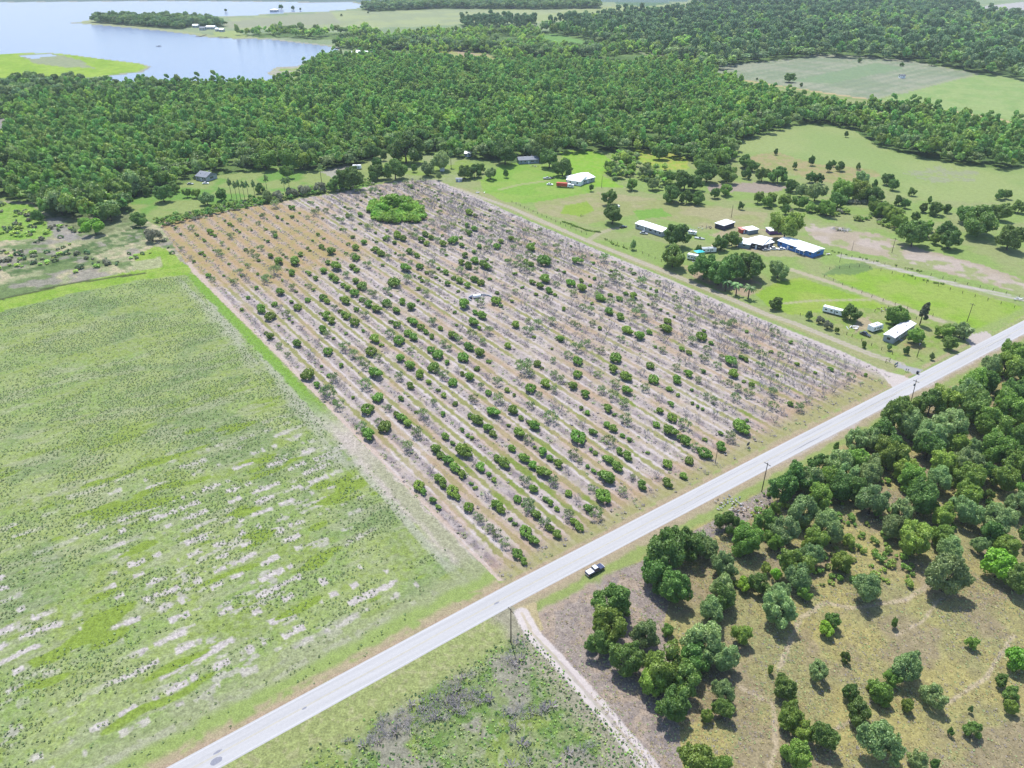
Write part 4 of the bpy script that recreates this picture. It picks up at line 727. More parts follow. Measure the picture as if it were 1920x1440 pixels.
CITRUS = "504,631,18;558,645,18;605,618,18;616,659,18;638,684,12;622,602,18;576,704,25;592,721,15;630,708,18g;539,665,12g;620,740,28g;639,760,20g;692,815,28;680,800,20g;721,801,25;688,769,25;690,722,22g;710,745,20;752,746,11;664,605,18;650,652,20g;664,665,18g;706,635,20;698,659,20;710,670,15g;704,700,25;692,685,18g;749,639,20;732,628,18g;765,624,15;778,632,18;745,608,15;750,671,19;769,685,21;789,701,20;802,715,12;751,706,18g;769,722,16;755,782,20;765,792,18;745,775,15;762,840,22g;785,910,20;791,921,15;810,936,15;818,949,11;816,842,22;826,852,15;840,862,22;855,878,20;866,888,18;819,898,20;828,906,18;845,922,22;855,931,15;875,952,20;836,818,15;846,829,10;875,848,30;902,875,20;914,888,12;925,898,12;865,804,10;874,815,10;880,820,10;880,779,12;898,789,22;914,802,20;925,812,15;925,772,22;954,840,15;948,869,22;930,858,15;930,945,22;942,955,18;851,716,18;881,706,20;866,699,11;814,689,22;808,630,12;848,629,19;826,615,11;792,612,15;798,621,12;775,604,18;808,655,15;822,665,20;838,678,12;869,670,20;882,651,18;900,661,22;915,676,9;918,621,18g;952,648,15;888,604,20;938,748,22g;932,716,18g;950,730,12;831,740,12;821,729,9;915,735,12;780,770,8;882,904,9;890,912,9;968,609,18;992,622,20g;1010,608,18g;1050,635,15;1085,652,20g;1180,619,20;1200,630,22;1248,618,22;1252,602,15;1220,622,11;1315,632,21;1360,612,20g;1335,641,10;1328,655,15g;1280,652,11;1292,660,11;1156,671,22;1085,676,18;1068,665,15g;1010,680,15;991,692,30g;1040,674,12g;1221,684,15;1151,692,20;1176,708,22;1228,710,19;1271,711,20;1295,699,18;1272,688,15g;1325,672,18g;1345,685,15g;1374,676,22;1390,668,11;1400,672,11;1379,700,22;1319,694,10;1410,720,12;1410,736,20g;1085,701,18;994,729,21;1025,719,20;1072,724,20;1098,739,20;1040,730,15g;1156,720,18g;1175,731,20;1260,726,12;1296,729,8;1271,739,9;1260,755,12;1238,768,15;1298,754,8;1308,759,8;1318,764,8;1150,742,20g;1170,758,20g;1141,765,19;1035,785,25g;1005,799,22;972,811,22;995,759,15g;965,768,22;1085,821,28;1109,809,15;1140,795,15;1152,802,18;1168,815,10;1179,822,11;1262,782,18;1282,798,22g;1256,808,25;1285,826,25;1175,788,22g;1142,828,22g;1159,845,15;1175,854,19;1140,862,20;1160,876,21;1252,869,18;1295,861,16;1322,849,22;1355,835,22;1372,819,22g;1350,810,10;1395,804,30;1320,822,9;1401,785,8;1015,848,20;1030,858,15;1045,870,20;985,860,20;1000,872,20;1015,886,25;962,840,15;1078,852,20g;1088,862,12g;1105,841,8;1114,848,10;1102,872,10;1110,881,10;1134,898,30;1202,909,20;1189,892,12g;1282,891,15;1250,904,20;1131,932,30;1170,920,18g;1040,902,20g;999,918,18;1018,935,12;1030,942,15;1042,954,11;984,902,20g;1108,915,15g;1100,954,20;968,935,15;990,948,25g;519,386,18g;548,389,11;549,405,9;594,400,15g;684,454,14;669,465,15;705,469,16;718,476,15;621,472,20;668,484,15;555,492,20;566,476,12;524,491,20;508,479,12;549,511,15;518,511,22g;502,526,18g;660,500,15;668,506,12;604,508,15;615,492,12;630,501,22;620,518,15;632,525,15;644,534,12;592,521,12;668,526,15;680,536,18;741,531,22;734,528,12;765,525,18g;758,504,20;771,471,15;784,478,12;745,442,18;758,448,15;790,450,15;801,456,12;808,446,12;831,458,15;850,452,20;880,438,15;899,462,12;934,462,15;939,452,12;954,449,15;871,479,15;890,490,18;905,498,20;912,502,15;865,492,15;878,499,18;840,510,12;850,520,10;808,495,15g;788,500,15;890,525,15;902,530,15;878,535,15;839,531,12;704,552,15g;665,550,18;726,546,15g;650,565,18;695,570,18;705,580,18;726,568,18;741,582,15;755,565,15;768,576,20;642,589,15;655,592,15;685,590,15g;668,579,11;525,548,18;605,558,15;558,576,15;579,561,11;516,569,12;615,592,20;508,594,20;490,580,20;482,538,10;870,572,25;905,568,18g;930,565,20;890,585,12;908,592,18;772,598,12;700,360,15g;712,368,12g;740,454,10;692,428,15g;649,431,9g;880,400,15;890,404,10;996,466,21;984,504,20g;1020,491,25;1080,491,18;995,496,12;1022,525,22;995,529,12;1010,536,15;1028,545,15;1040,551,9;1069,532,18;1089,541,20;1125,560,18;1144,568,15g;1142,552,9;1160,560,12;1186,556,18;1172,550,10;1205,531,20g;1152,528,22g;1135,486,18g;1144,584,18;1164,594,18;1201,578,15g;1056,578,10;1004,550,9;1128,542,15g;1192,588,18g;1210,595,15g;1089,525,10;967,1039,20;978,1052,16;984,997,22;993,1014,20;912,992,16g;929,1003,19g;954,972,8;962,980,9;1018,982,20g;1029,991,16;1043,1002,20;987,958,19g;1000,966,20;1064,968,22g;1075,977,17;1082,989,16;898,974,17g;889,966,12g;978,944,9"
slots = []; taken = []
for t_ in CITRUS.split(';'):
    a, b, c = t_.split(','); thin = c.endswith('g'); c = float(c.rstrip('g')); p = G(float(a), float(b), 1.1); wm_ = max(1.6, c * depth(p) / FPX)
    u, v = to_uv(*p); k = round((v - ROW0) / ROWS); v2 = ROW0 + k * ROWS; v = v + (v2 - v) * (.75 if abs(v2 - v) < 2.5 else 0)
    taken.append((u, v, k)); slots.append((u, v, k, 'thin' if thin else 'full', wm_))
taken_a = np.array([(a, b) for a, b, c in taken])
for k in range(0, 26):
    v = ROW0 + k * ROWS; u = 3.0 + random.random() * 3
    while u < 366:
        x, y = from_uv(u, v)
        ok = inpoly(np.array([x]), np.array([y]), GROVE)[0] and np.min(np.hypot(taken_a[:, 0] - u, taken_a[:, 1] - v)) > 3.2
        ix = from_uv(u, v); isl = inpoly(np.array([ix[0]]), np.array([ix[1]]), GP([(680, 372), (745, 362), (810, 395), (812, 418), (740, 428), (680, 408)]))[0]
        if ok and not isl and math.hypot(x - PAD[0], (y - PAD[1])) > 9:
            tanz = (u > 210 and v < 100); right = sstep(90, 170, np.array([v]))[0]; ns = float(fbm(np.array([u]), np.array([v]), 25, 83, 2)[0])
            q = random.random(); pb = .18 + .42 * right + (ns - .5) * .5 - (.18 if tanz else 0); pt_ = .13 + .04 * right; ps = .12 + (.05 if u > 260 else 0)
            if q < pb: slots.append((u, v + random.gauss(0, .35), k, 'bare', random.uniform(2.6, 4.2) * (1 + .35 * right)))
            elif q < pb + pt_: slots.append((u, v + random.gauss(0, .35), k, 'thin', random.uniform(2.6, 4.4)))
            elif q < pb + pt_ + ps: slots.append((u, v + random.gauss(0, .3), k, 'full', random.uniform(1.4, 2.6)))
            elif q < pb + pt_ + ps + (.05 if not tanz else .02) and u > 180: slots.append((u, v, k, 'full', random.uniform(2.8, 4.4)))
        u += random.uniform(3.9, 5.0)
info = {'full': ('citrus_tree', CIT, 'leafy green citrus bush', 'citrus tree', 'leafy citrus trees in the grove rows', 'leafy'), 'thin': ('thin_citrus_tree', SPARSE, 'thin greyish half-bare citrus tree', 'citrus tree', 'thinly leaved citrus trees in the grove rows', 'thin'), 'bare': ('dead_citrus_tree', BARE, 'leafless grey dead citrus tree', 'dead tree', 'dead leafless citrus trees in the grove rows', 'bare')}
for typ, (nm, ms, lb, cat, grp, adj) in info.items():
    S = [s for s in slots if s[3] == typ]
    S = [(u, v, k, w_, *from_uv(u, v)) for u, v, k, _, w_ in S]
    cnt = {}
    S.sort(key=lambda s: s[0]); S2 = []
    for s in S: cnt[s[2]] = cnt.get(s[2], 0) + 1; S2.append(s + (cnt[s[2]],))
    S2.sort(key=lambda s: -s[3] / depth((s[4], s[5])) - (1 if s[6] < 1 else 0))
    def zsc(w_): return w_ / 2 * (1.0 if typ == 'full' else 1.25)
    for s in S2[:300]:
        o = link(nm, random.choice(ms)); o.location = (s[4], s[5], 0); o.rotation_euler = (0, 0, random.uniform(0, 6.28)); r_ = s[3] / 2 * (1.06 if typ == 'full' else .98); o.scale = (r_, r_, zsc(s[3]) * (1.08 if typ == 'full' else 1)); el = random.uniform(1.1, 1.55) if typ == 'full' else 1; o.rotation_euler = (0, 0, RA + random.choice((0, math.pi)) + random.uniform(-.25, .25)); o.scale.x *= el
        tag(o, '%s, %s%s one from the road, %srow from the meadow' % (lb, ordw(s[6]) or 'first ', adj, ordw(s[2] + 1) or 'first '), cat, grp)
    R_ = S2[300:]
    if R_:
        a = np.array([(s[4], s[5], s[3]) for s in R_]); scatter('far_' + nm + 's', a[:, :2], np.column_stack([a[:, 2] * .58, a[:, 2] * .58, [zsc(q) for q in a[:, 2]]]), rng.integers(0, len(ms), len(a)), ms, 'farther ' + grp, cat)
    print(typ, len(S2))
# thicket of green shrubs in the upper part of the grove
TH = [crown_mesh('shrub', LF['l'], 700 + i, nleaf=1100, leaf=.13, ncl=14, hgt=1.2, zc=.55, core=.85, bottom=-.2) for i in range(3)]
TG = crown_mesh('crown', LF['G'], 705, nleaf=2200, leaf=.1, ncl=20, zc=.8)
island = GP([(692, 398), (700, 380), (730, 374), (762, 374), (790, 392), (800, 410), (780, 418), (740, 420), (705, 416)])
ip = grid_in(island, 3.3); k = rng.random(len(ip)) < .95; ip = ip[k]
for i, (x, y) in enumerate(ip):
    o = link('thicket_shrub', TH[i % 3]); o.location = (x, y, 0); s_ = random.uniform(2.1, 3.4); o.scale = (s_, s_, s_ * random.uniform(.8, 1.2)); o.rotation_euler = (0, 0, random.random() * 6)
    tag(o, 'bright green shrub in the dense thicket standing in the upper part of the grove', 'shrub', 'shrubs of the thicket in the grove')
for (px, py, wp, lb) in ((742, 380, 50, 'tallest bright green tree, in the middle of the grove thicket'), (762, 388, 34, 'lower bright green tree on the right of the grove thicket'), (718, 388, 34, 'lower bright green tree on the left of the grove thicket')):
    p = G(px, py, 3.5); r_ = wp * depth(p) / FPX / 2; t_ = tag(empty('bright_tree', (p[0], p[1], 0)), lb, 'tree', 'trees of the grove thicket'); c = link('crown', TG, t_); c.scale = (r_, r_, r_ * .68); b = link('trunk', TRK_M[1], t_); b.scale = (r_, r_, r_ * .8)
# ------------------------------------------------------------ low plants nobody could count
def tuft_mesh(m, seed, n=7, s=.32, h=1.0):
    r = np.random.default_rng(seed); V = []; F = []; T = []; k0 = 0
    for k in range(n):
        a = r.uniform(0, 6.28); p = np.array([math.cos(a), math.sin(a), 0]) * r.uniform(0, .6); q = p + np.array([math.cos(a) * .5, math.sin(a) * .5, h * r.uniform(.6, 1)]); sd_ = np.array([-math.sin(a), math.cos(a), 0]) * s
        V += [p - sd_, p + sd_, q + sd_ * .8, q - sd_ * .8]; F.append((k0, k0 + 1, k0 + 2, k0 + 3)); T += [r.random()] * 4; k0 += 4
    return np_mesh('tuft', np.array(V), np.array(F), [m], attrs={'tint': ('POINT', 'FLOAT', np.array(T, np.float32))})
TUFT = leaf_mat('meadow_tufts', CL(142, 160, 106), hue=.02); TUFT2 = leaf_mat('pale_grass_tufts', CL(166, 180, 124)); LITT = leaf_mat('dead_wood_litter', CL(150, 142, 142)); WEED = leaf_mat('lush_weeds', CL(150, 184, 92)); YG = leaf_mat('dry_yellow_grass', CL(184, 172, 124))
field = GP([(362, 514), (600, 752), (770, 924), (930, 1088), (880, 1130), (480, 1340), (0, 1580), (-300, 1700), (-500, 900), (-200, 640), (0, 585), (130, 554), (265, 526)])
def small(name, poly, sp, dens, ms, s0, s1, label, cat, maxd=480, zf=1.0, prob=None):
    p = grid_in(poly, sp); p = p[(np.hypot(p[:, 0], p[:, 1]) < maxd)]
    d = dens(p[:, 0], p[:, 1]); p = p[rng.random(len(p)) < d]; s = rng.uniform(s0, s1, len(p))
    print(name, len(p)); return scatter(name, p, np.column_stack([s, s, s * zf]), rng.choice(len(ms), len(p), p=prob), ms, label, cat)
def dn_field(x, y):
    u, v = to_uv(x, y); return np.clip(sstep(.34, .56, fbm(x, y, 10, 111)) * .75 + .35, 0, 1) * sstep(-4, -12, v) * (1 - sstep(.60, .66, fbm(v, u, 9, 77, 2, 2.8)) * sstep(130, 80, u)) * (1 - .85 * sstep(.60, .64, fbm(v, u, 26, 73, 2, 8))) * (1 - .8 * sstep(26, 16, linedist(x, y, ROAD, 60)))
small('meadow_tufts', field, 1.0, dn_field, [tuft_mesh(TUFT, 1), tuft_mesh(TUFT, 2), tuft_mesh(TUFT2, 3)], .2, .42, 'dark tufts of weeds dotted over the rough meadow', 'weeds', 520, .9, [.42, .4, .18])
wf = GP([(300, 1450), (940, 1125), (975, 1145), (1000, 1195), (1060, 1262), (1130, 1342), (1220, 1450), (1300, 1560), (200, 1560)])
def dn_w(x, y): return sstep(10, 15, linedist(x, y, ROAD, 60)) * (.35 + .65 * sstep(.35, .6, fbm(x, y, 6, 121)))
small('roadside_weeds', wf, .9, dn_w, [crown_mesh('w', LF['w'], 801, nleaf=60, leaf=.32, ncl=5, hgt=1, zc=.4, rx=.5, jit=1), crown_mesh('w', WEED, 802, nleaf=60, leaf=.32, ncl=5, hgt=1, zc=.4, rx=.5), tuft_mesh(TUFT2, 5)], .22, .55, 'tangle of low green weeds below the road', 'weeds', zf=.7, prob=[.4, .35, .25])
BR = GP([(620, 1380), (700, 1330), (790, 1290), (850, 1210), (900, 1215), (880, 1290), (930, 1310), (870, 1340), (760, 1370), (700, 1400), (640, 1400)])
def dn_b(x, y): return sstep(.5, .6, fbm(x, y, 7, 131))
small('grey_brush', wf, 1.2, lambda x, y: np.where(inpoly(x, y, BR), .85, .6 * sstep(.60, .68, fbm(x, y, 8, 133))) * sstep(12, 18, linedist(x, y, ROAD, 60)), [BARE[0], BARE[1], BARE[2], tuft_mesh(LITT, 13, 14, .1)], .6, 1.5, 'heaps of grey dead brush among the weeds', 'brush', zf=.8)
wl = GP([(1005, 1140), (1200, 1050), (1440, 915), (1600, 830), (1930, 655), (2050, 700), (2100, 1500), (1240, 1500), (1130, 1332)])
def dn_wl(x, y): return (.3 + .6 * sstep(.4, .6, fbm(x, y, 8, 141))) * sstep(9, 13, linedist(x, y, ROAD, 60))
small('woodland_grass', wl, .8, dn_wl, [tuft_mesh(YG, 7, 9, .16), tuft_mesh(TUFT2, 8, 9, .16), tuft_mesh(LITT, 9, 9, .14)], .22, .45, 'dry grass and litter on the woodland floor', 'grass', zf=.6, prob=[.4, .35, .25])
small('woodland_undergrowth', wl, 3.2, lambda x, y: .75 * sstep(.42, .56, fbm(x, y, 14, 151)) * sstep(11, 14, linedist(x, y, ROAD, 60)) * (y > 150) * (1 - inpoly(x, y, GP([(1500, 1100), (1960, 1130), (1960, 1480), (1280, 1480), (1000, 1150), (1240, 1050), (1300, 1200)])) * .93), [crown_mesh('w', LF['g'], 811, nleaf=220, leaf=.2, ncl=8, hgt=1.2, zc=.5, rx=.6), crown_mesh('w', LF['y'], 812, nleaf=200, leaf=.2, ncl=8, hgt=1.1, zc=.5, rx=.6)], .7, 1.9, 'low bushes filling gaps between the woodland trees', 'undergrowth')
def dn_g(x, y):
    u, v = to_uv(x, y); ph = np.abs((v - ROW0) / ROWS - np.round((v - ROW0) / ROWS)) * ROWS
    return sstep(1.9, 1.0, ph) * .6 + .05
small('grove_litter', GROVE, 1.25, dn_g, [BARE[2], BARE[3], tuft_mesh(LITT, 11), tuft_mesh(TUFT, 12)], .3, .75, 'fallen grey twigs and weeds under the citrus rows', 'litter', 560, .6, [.3, .3, .25, .15])
sf = GP([(-200, 376), (60, 382), (80, 400), (246, 400), (262, 425), (300, 440), (330, 480), (265, 505), (130, 528), (0, 560), (-200, 610)])
small('scrub_bushes', sf, 4.2, lambda x, y: sstep(.47, .6, fbm(x, y, 26, 161)) * .75, [crown_mesh('w', LF['w'], 821, nleaf=200, leaf=.2, ncl=8, hgt=1.1, zc=.5, rx=.6), crown_mesh('w', LF['k'], 822, nleaf=200, leaf=.2, ncl=8, hgt=1.1, zc=.5, rx=.6), crown_mesh('w', LF['F'], 823, nleaf=200, leaf=.2, ncl=8, hgt=1.1, zc=.5, rx=.6)], 1.0, 2.6, 'grey-green scrub over the field left of the grove', 'scrub', 900, .8)
hedge = GP([(300, 428), (292, 416), (480, 372), (560, 362), (640, 345), (690, 338), (700, 346), (640, 358), (480, 386)])
small('boundary_scrub', hedge, 2.6, lambda x, y: .8 + 0 * x, [FM[0], FM[3], crown_mesh('w', LF['k'], 831, nleaf=260, leaf=.2, ncl=8, hgt=1.1, zc=.6, rx=.6)], .9, 2.0, 'green scrub along the far boundary of the grove', 'scrub', 900, .8, [.4, .35, .25])
rs = GP([(1440, 395), (1500, 378), (1560, 372), (1640, 376), (1700, 400), (1760, 430), (1750, 455), (1690, 440), (1640, 418), (1560, 410), (1500, 400)])
small('farm_thicket', rs, 4.5, lambda x, y: sstep(.4, .55, fbm(x, y, 22, 171)) * .8, [crown_mesh('w', LF['g'], 841, nleaf=300, leaf=.17, ncl=9, hgt=1.2, zc=.6, rx=.6), crown_mesh('w', LF['k'], 842, nleaf=260, leaf=.18, ncl=8, hgt=1.1, zc=.5, rx=.6)], 1.8, 3.6, 'belt of green bushes crossing the right hand farmland', 'bushes', 900, .8, [.8, .2])
rs2 = GP([(1130, 300), (1165, 285), (1225, 300), (1262, 325), (1255, 350), (1215, 368), (1190, 372), (1160, 345), (1140, 330)])
small('pond_scrub', rs2, 4.5, lambda x, y: sstep(.47, .58, fbm(x, y, 20, 181)) * .8, [FM[5], FM[1], FM[3]], 1.8, 3.4, 'loose scrub around the bright wet meadow', 'scrub', 900, .8)
# ------------------------------------------------------------ buildings
WHITE = mat('white_painted_metal', (.78, .79, .8), .45, noise=.06, nscale=.8); PALE = mat('pale_siding', C(205, 212, 218, 1.9), .7, noise=.08, nscale=1.5)
BLUE = mat('blue_siding', (.05, .17, .45), .7, noise=.1, nscale=1); LBLUE = mat('blue_grey_siding', C(170, 190, 205, 1.9), .7, noise=.08); DARKW = mat('dark_timber_wall', (.05, .05, .08), .8, noise=.2)
GROOF = mat('grey_shingle_roof', C(170, 176, 188, 2.2), .85, noise=.15, nscale=1); GLASS = mat('dark_glass', (.02, .025, .035), .08, spec=.8); TRIM = mat('white_trim', (.72, .73, .74), .6)
RUB = mat('black_rubber', (.02, .02, .02), .9); RED = mat('faded_red_paint', (.42, .07, .04), .5); CHROME = mat('bright_metal', (.6, .6, .62), .25, 1); TEAL = mat('teal_tarp', (.02, .4, .42), .6)
BLACK = mat('near_black_paint', (.015, .018, .028), .18, spec=.7); NAVY = mat('navy_paint', (.03, .04, .09), .2, spec=.7); SILV = mat('silver_paint', (.45, .47, .5), .3, .4); LAMP = mat('lamp_lens', (.7, .7, .68), .15); TAIL = mat('red_lens', (.4, .01, .01), .2)
STREAK = mat('weathered_white_roof', (.62, .62, .64), .6, noise=.35, nscale=.5); WOODP = mat('weathered_pole_wood', (.085, .065, .05), .9, noise=.3, nscale=8); TANC = mat('tan_canvas', (.5, .38, .27), .8); PURP = mat('purple_awning', (.2, .1, .28), .7)
def frame(p0, p1):
    a = G(*p0); b = G(*p1); L_ = float(np.hypot(*(b - a))); return a, math.atan2(b[1] - a[1], b[0] - a[0]), L_
def building(name, lab, cat, p0, p1, dep, wh, rise, wall, roof, win=3, door=.5, style='gable', lng=None, over=.4, skirt=None, group=None, porch=None, chim=False, winend=True):
    a, rz, L_ = frame(p0, p1); L_ = lng or L_
    e = tag(empty(name, (a[0], a[1], 0), rz), lab, cat, group)
    MB().box(0, L_, 0, dep, 0, wh).build('wall', wall, e)
    r = MB(); o_ = over
    if style == 'gable':       # ridge along x
        r.prism([(-o_, wh + .02), (dep + o_, wh + .02), (dep + o_, wh + .14), (dep / 2, wh + .14 + rise), (-o_, wh + .14)], -o_, L_ + o_)
        r.v = [(y, x, z) for x, y, z in r.v]
    elif style == 'hip':
        h_ = min(dep, L_) / 2 + o_; z0 = wh + .02
        r.add([(-o_, -o_, z0), (L_ + o_, -o_, z0), (L_ + o_, dep + o_, z0), (-o_, dep + o_, z0), (h_ - o_, dep / 2, z0 + rise), (L_ + o_ - h_, dep / 2, z0 + rise)], [(0, 1, 5, 4), (2, 3, 4, 5), (0, 3, 2, 1)], [(1, 2, 5), (3, 0, 4)])
    else: r.box(-o_, L_ + o_, -o_, dep + o_, wh + .02, wh + .2 + rise)
    ro = r.build('roof', roof, e)
    if style == 'gable':
        cap = MB().box(-o_, L_ + o_, dep / 2 - .15, dep / 2 + .15, wh + .12 + rise, wh + .2 + rise).build('ridge_cap', TRIM, ro)
    if style == 'gable' and L_ > 9:
        for q in (.25, .7): MB().box(L_ * q - .2, L_ * q + .2, dep * .28 - .2, dep * .28 + .2, wh + .1, wh + .5 + rise * .56).build('roof_vent', GROOF, ro)
    if chim: MB().box(L_ * .7, L_ * .7 + .6, dep * .6, dep * .6 + .6, wh, wh + rise + 1).build('chimney', GROOF, ro)
    for k in range(win):
        x = L_ * (k + .5) / win + .3
        if door is not None and abs(x / L_ - door) < .09: x += L_ * .12
        w_ = MB().box(x - .55, x + .55, -.05, .02, wh * .42, wh * .78).build('window', GLASS, e)
        MB().box(x - .65, x + .65, -.07, -.01, wh * .38, wh * .42).build('sill', TRIM, w_)
    if winend:
        MB().box(L_ - .02, L_ + .05, dep * .35, dep * .65, wh * .42, wh * .78).build('window', GLASS, e)
        MB().box(-.05, .02, dep * .35, dep * .65, wh * .42, wh * .78).build('window', GLASS, e)
    if door is not None:
        d_ = MB().box(L_ * door - .5, L_ * door + .5, -.06, .02, .15, 2.2).build('door', TRIM, e); MB().box(L_ * door + .32, L_ * door + .4, -.12, -.06, 1.0, 1.1).build('handle', CHROME, d_)
        MB().box(L_ * door - .9, L_ * door + .9, -1.3, -.001, 0, .15).box(L_ * door - .9, L_ * door + .9, -1.7, -1.301, 0, .08).build('step', GROOF, e)
    if porch:
        x0, x1, dp = porch
        MB().box(x0, x1, -dp, -.02, wh - .25, wh - .1).build('porch_roof', roof, e)
        for x in np.linspace(x0 + .1, x1 - .1, 3): MB().box(x - .07, x + .07, -dp + .05, -dp + .19, 0, wh - .252).build('porch_post', TRIM, e)
    return e
building('mobile_home', 'long white mobile home with white roof beside two oaks in the farm pasture', 'mobile home', (1191, 428), (1240, 444), 7.5, 3.1, .9, PALE, WHITE, 6, .35)
building('blue_house', 'long blue house with bright white metal roof at the right of the farm', 'house', (1457, 461), (1509, 479), 10.5, 3.2, 1.0, BLUE, WHITE, 6, .3, porch=(14, 19.5, 2.2), lng=24)
building('farm_shed', 'dark walled open shed with flat white roof behind the farm', 'shed', (1340, 427), (1356, 432), 11, 2.9, .1, DARKW, WHITE, 0, None, 'flat', winend=False)
building('farm_house', 'broad white roofed farmhouse in the middle of the farm cluster', 'house', (1406, 464), (1428, 469), 15, 3.0, 1.5, DARKW, WHITE, 2, .5)
building('farm_house', 'white roofed wing with dark porch right of the broad farmhouse', 'house', (1430, 468), (1449, 463), 12, 2.9, 1.3, NAVY, WHITE, 2, .6)
building('carport', 'pale blue-white lean-to roof on the left of the farmhouse', 'carport', (1383, 463), (1404, 467), 9, 2.5, .1, LBLUE, WHITE, 1, None, 'flat')
building('equipment_shed', 'low white roofed shed behind the farmhouse beside the red box', 'shed', (1403, 440), (1421, 437), 6, 2.4, .1, LBLUE, WHITE, 0, None, 'flat')
building('tool_shed', 'small red shed with pink-red roof behind the farmhouse', 'shed', (1390, 438), (1400, 437), 4, 2.2, .2, RED, mat('faded_red_roof', (.55, .2, .17), .6), 0, .5, 'flat')
building('stall', 'purple and white awning stall under the big tree behind the blue house', 'stall', (1443, 440), (1466, 439), 6, 2.2, .2, PURP, WHITE, 0, None, 'flat')
building('metal_barn', 'white roofed barn wing, left half of the pair by the red lorry', 'barn', (1062, 345), (1088, 349), 15, 3.2, 1.6, WHITE, WHITE, 2, .5)
building('metal_barn', 'pale barn wing with wide roof, right half of the pair by the red lorry', 'barn', (1089, 347), (1115, 340), 15, 3.2, 1.8, PALE, WHITE, 2, .5)
building('blue_grey_house', 'blue-grey house with grey roof at the forest edge above the farm', 'house', (973, 308), (1010, 306), 9, 3.0, 1.6, LBLUE, GROOF, 5, .5, chim=True)
building('cottage', 'small pale house half hidden by trees behind the grove corner', 'house', (871, 294), (883, 294), 7, 2.6, 1.2, PALE, WHITE, 2, .5)
building('pump_house', 'tiny white pump house under the rounded tree behind the grove', 'shed', (825, 321), (833, 321), 3, 2.2, .6, WHITE, WHITE, 0, .5, winend=False)
building('pump_house', 'small grey shed in front of the dark bushy tree above the grove track', 'shed', (855, 341), (866, 341), 3, 1.9, .5, PALE, GROOF, 0, .5, winend=False)
building('left_farmhouse', 'grey farmhouse with pale roof standing alone in the left clearing', 'house', (368, 338), (388, 341), 11, 3.2, 2.4, PALE, GROOF, 3, .5, chim=True)
building('roadside_trailer_home', 'white trailer home with streaked pale roof beside the road', 'mobile home', (1674, 645), (1713, 618), 4.7, 3.0, .6, PALE, STREAK, 4, .3)
building('lake_barn', 'large bright white roofed barn at the lake end of the forest', 'barn', (657, 104), (690, 107), 22, 4.5, 2.5, PALE, WHITE, 4, .5)
building('lake_pavilion', 'bright white roofed house alone on the far lakeside pasture', 'house', (506, 22), (519, 22), 20, 4, 2.5, PALE, WHITE, 4, .5, 'hip')
building('far_white_house', 'white building nearly hidden in the distant forest', 'house', (1359, 96), (1375, 96), 14, 7, 3, PALE, WHITE, 3, .5)
building('crop_shed', 'tiny white shed with dark roof in the middle of the far crop field', 'shed', (1688, 147), (1697, 147), 6, 3.4, .8, WHITE, DARKW, 1, .5)
building('tree_line_house', 'white building in the gap of the far tree line', 'house', (960, 14), (968, 14), 14, 7, 3, PALE, WHITE, 2, .5)
for i, (x0, x1, y, d_, lb) in enumerate(((361, 371, 52, 12, 'leftmost of the white roofed lake houses on the point'), (374, 384, 57, 12, 'pale waterfront house beside the dock'), (386, 402, 55, 16, 'largest white roofed lake house on the point'), (404, 409, 59, 9, 'narrow white lake house between two others'), (411, 419, 60, 10, 'rightmost small white lake house on the point'), (291, 297, 43, 8, 'tiny white cabin among the trees of the point'))):
    building('lake_house', lb, 'house', (x0, y), (x1, y), d_, 4.2, 2.2, PALE, WHITE if i != 1 else GROOF, 2, .5, group='houses on the lake point')

# ------------------------------------------------------------ vehicles
def wheels(e, xs, w_, r=.36, m=RUB):
    for x in xs:
        for s in (-1, 1):
            wh_ = MB().tube((x, s * w_, r), (x, s * (w_ - .24), r), r, r, 14).build('wheel', m, e); MB().tube((x, s * (w_ + .012), r), (x, s * (w_ - .02), r), r * .58, r * .58, 10).build('rim', CHROME, wh_)
def at_px(name, px, py, rz, lab, cat, group=None):
    p = G(px, py); return tag(empty(name, (p[0], p[1], 0), rz), lab, cat, group)
def car(px, py, rz, lab, paint, name='parked_car', cat='car', L_=4.6, H_=1.45, group=None, glass=GLASS):
    e = at_px(name, px, py, rz, lab, cat, group); h = L_ / 2
    MB().prism([(-h, .35), (-h + .15, .25), (h - .15, .25), (h, .4), (h - .05, .72), (h * .42, .92), (-h * .75, .95), (-h, .85)], -.88, .88).build('body', paint, e, .05)
    c = MB(); c.add([(-h * .72, -.8, .93), (h * .38, -.8, .93), (h * .38, .8, .93), (-h * .72, .8, .93), (-h * .5, -.62, H_), (h * .05, -.62, H_), (h * .05, .62, H_), (-h * .5, .62, H_)], [(0, 1, 5, 4), (1, 2, 6, 5), (2, 3, 7, 6), (3, 0, 4, 7)]); c.build('window', glass, e)
    MB().box(-h * .52, h * .07, -.64, .64, H_ + .001, H_ + .05).build('roof', paint, e, .02)
    for s in (-.6, .6): MB().box(h - .06, h + .02, s - .18, s + .18, .55, .7).build('headlight', LAMP, e); MB().box(-h - .02, -h + .06, s - .16, s + .16, .6, .76).build('tail_light', TAIL, e)
    wheels(e, (h * .62, -h * .6), .9, .33); return e
